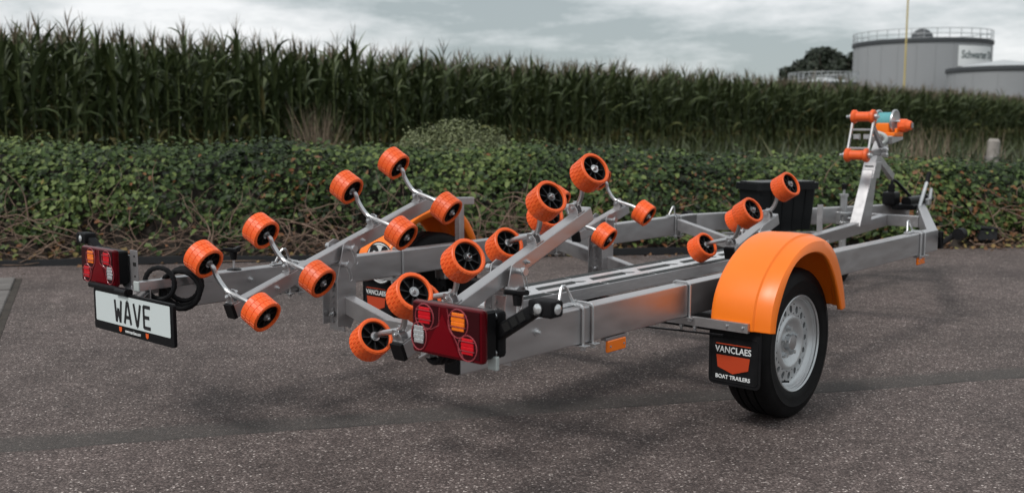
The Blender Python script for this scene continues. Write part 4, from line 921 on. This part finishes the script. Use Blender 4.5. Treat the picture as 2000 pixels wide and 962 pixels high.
# ------------------------------------------------------------------ far tanks, trees, mast
def at(u, d): return (u-1000)/1971.4*d
def tank(name, u0, u1, d, ztop, label, rail=True, cone=.6, dome=False, ribs=24):
    q0, q1 = math.atan((u0-1000)/1971.4), math.atan((u1-1000)/1971.4); R = d*math.sin((q1-q0)/2); xc = d*math.sin((q0+q1)/2); d = d*math.cos((q0+q1)/2); o = empty(name, (xc, d, 0)); tag(o, label, 'storage tank')
    b = MB(); b.lathe([(R, 0), (R, ztop)], (0, 0, 0), (0, 0, 1), 96); b.build('shell', 'tank grey', o)
    b = MB(); b.lathe([(R+.12, ztop-.35), (R+.16, ztop-.30), (R+.16, ztop+.05), (R+.02, ztop+.10)], (0, 0, 0), (0, 0, 1), 96); b.build('rim_band', 'tank dark', o)
    b = MB(); b.lathe([(R, ztop+.02), (R*.5, ztop+cone*.6), (.01, ztop+cone)], (0, 0, 0), (0, 0, 1), 64); b.build('roof', 'tank roof', o)
    for k in range(ribs):
        a = 2*math.pi*(k+.3)/ribs
        if math.sin(a) > .2: continue
        b = MB(); b.box((math.cos(a)*(R+.01), math.sin(a)*(R+.01), ztop*.5-.2), (.05, .05, ztop-.4), 0, Matrix.Rotation(a, 3, 'Z')); b.build('seam', 'tank grey', o)
    if rail:
        for zz in (.55, 1.1):
            b = MB(); b.tube([(math.cos(a)*(R+.05), math.sin(a)*(R+.05), ztop+zz) for a in [2*math.pi*i/72 for i in range(72)]], .045, 5, closed=True); b.build('hand_rail', 'rail', o)
        pm_ = MB(); pm_.cyl((0, 0, 0), (0, 0, 1.1), .04, 6); me = pm_.mesh('rail_post'); me.materials.append(MAT['rail'])
        for k in range(36):
            a = 2*math.pi*k/36; link('rail_post', me, o, (math.cos(a)*(R+.05), math.sin(a)*(R+.05), ztop))
    if dome:
        b = MB(); b.lathe([(1.25, ztop+cone*.8), (1.1, ztop+cone+.4), (.75, ztop+cone+.75), (.35, ztop+cone+.95), (.01, ztop+cone+1.0)], (0, 0, 0), (0, 0, 1), 20); b.build('vent_cap', 'tank dark', o)
    return o, xc, R
tk, txc, tR = tank('storage_tank', 1656, 1924, 126, 10.5, 'tall round grey storage tank with a roof railing and white sign', dome=True, cone=.7)
# curved sign panel on the tank shell
def on_tank(a, z, out=.06): return Vector((math.cos(a)*(tR+out), math.sin(a)*(tR+out), z))
a0, a1 = math.radians(-82), math.radians(-40); z0_, z1_ = 7.55, 9.75; b = MB(); ns = 14
vs = [on_tank(a0+(a1-a0)*i/ns, z, ou) for ou in (.06, .10) for z in (z0_, z1_) for i in range(ns+1)]; n1_ = ns+1
fs = [[i, i+1, n1_+i+1, n1_+i] for i in range(ns)]+[[2*n1_+i, 2*n1_+i+1, 3*n1_+i+1, 3*n1_+i] for i in range(ns)]+[[i, i+1, 2*n1_+i+1, 2*n1_+i] for i in range(ns)]+[[n1_+i, n1_+i+1, 3*n1_+i+1, 3*n1_+i] for i in range(ns)]
b.add(vs, fs); sg = b.build('sign', 'sign white', tk)
tm = text_mesh('sign_lettering', 'Schwarter Di', 1.15, 'sign text', tk, Matrix.Identity(4), 1.0, th=.01, bold=.02, align='LEFT')
xsv = [v.co.x for v in tm.data.vertices]; xa, xb = min(xsv), max(xsv)
for v in tm.data.vertices:
    f = (v.co.x-xa)/(xb-xa); q = on_tank(a0+(a1-a0)*(.07+.90*f), (z0_+z1_)/2+.12+v.co.y, .115+v.co.z); v.co = q
tank('storage_tank', 1838, 2062, 112, 6.75, 'lower round grey tank at the right edge in front of the tall tank', rail=False, cone=.9, ribs=14)
tank('storage_tank', 1534, 1668, 112, 5.55, 'low grey tank with a pale roof left of the tall tank', rail=True, cone=.7, ribs=10)
b = MB(); b.tube([(0, 0, 0), (0, 0, 6), (0, 0, 14.9)], [.095, .09, .08], 10); o = b.build('mast', 'mast yellow'); o.location = (at(1757, 100), 100, 0); tag(o, 'thin tall yellow mast standing in front of the tall grey tank', 'mast')
def tree(u, d, h, rx, label, seed, n=9500):
    random.seed(seed); o = empty('tree', (at(u, d), d, 0)); tag(o, label, 'tree', 'dark trees beyond the tanks')
    b = MB(); b.tube([(0, 0, 0), (.1, 0, h*.4), (0, 0, h*.8)], [.35, .28, .1], 8); limbs = []
    for k in range(7):
        a = random.uniform(0, 6.28); b.tube([(0, 0, h*random.uniform(.3, .5)), (rx*.4*math.cos(a), rx*.4*math.sin(a), h*.6), (rx*.75*math.cos(a), rx*.7*math.sin(a), h*random.uniform(.65, .85))], [.16, .1, .04], 6)
    b.build('trunk', 'bark', o)
    cs = []
    for k in range(16):
        a = random.uniform(0, 6.28); r_ = rx*random.uniform(0, .78); zz = h*random.uniform(.42, .84); s_ = rx*random.uniform(.26, .42); cs.append(((r_*math.cos(a), r_*math.sin(a), zz), (s_, s_, s_*.75)))
    leaf_cloud(cs, n, .62, 'tree leaf', o, 'crown', shell=.3); return o
tree(1558, 150, 11.9, 4.6, 'dark tree at the left end of the clump beside the tall tank', 21)
tree(1606, 152, 14.0, 4.4, 'tallest dark tree in the clump beside the tall tank', 22)
tree(1648, 150, 13.2, 4.0, 'dark tree closest to the left side of the tall tank', 23)
tree(1988, 160, 11.3, 3.4, 'dark tree top showing above the lower tank at the right edge', 24)
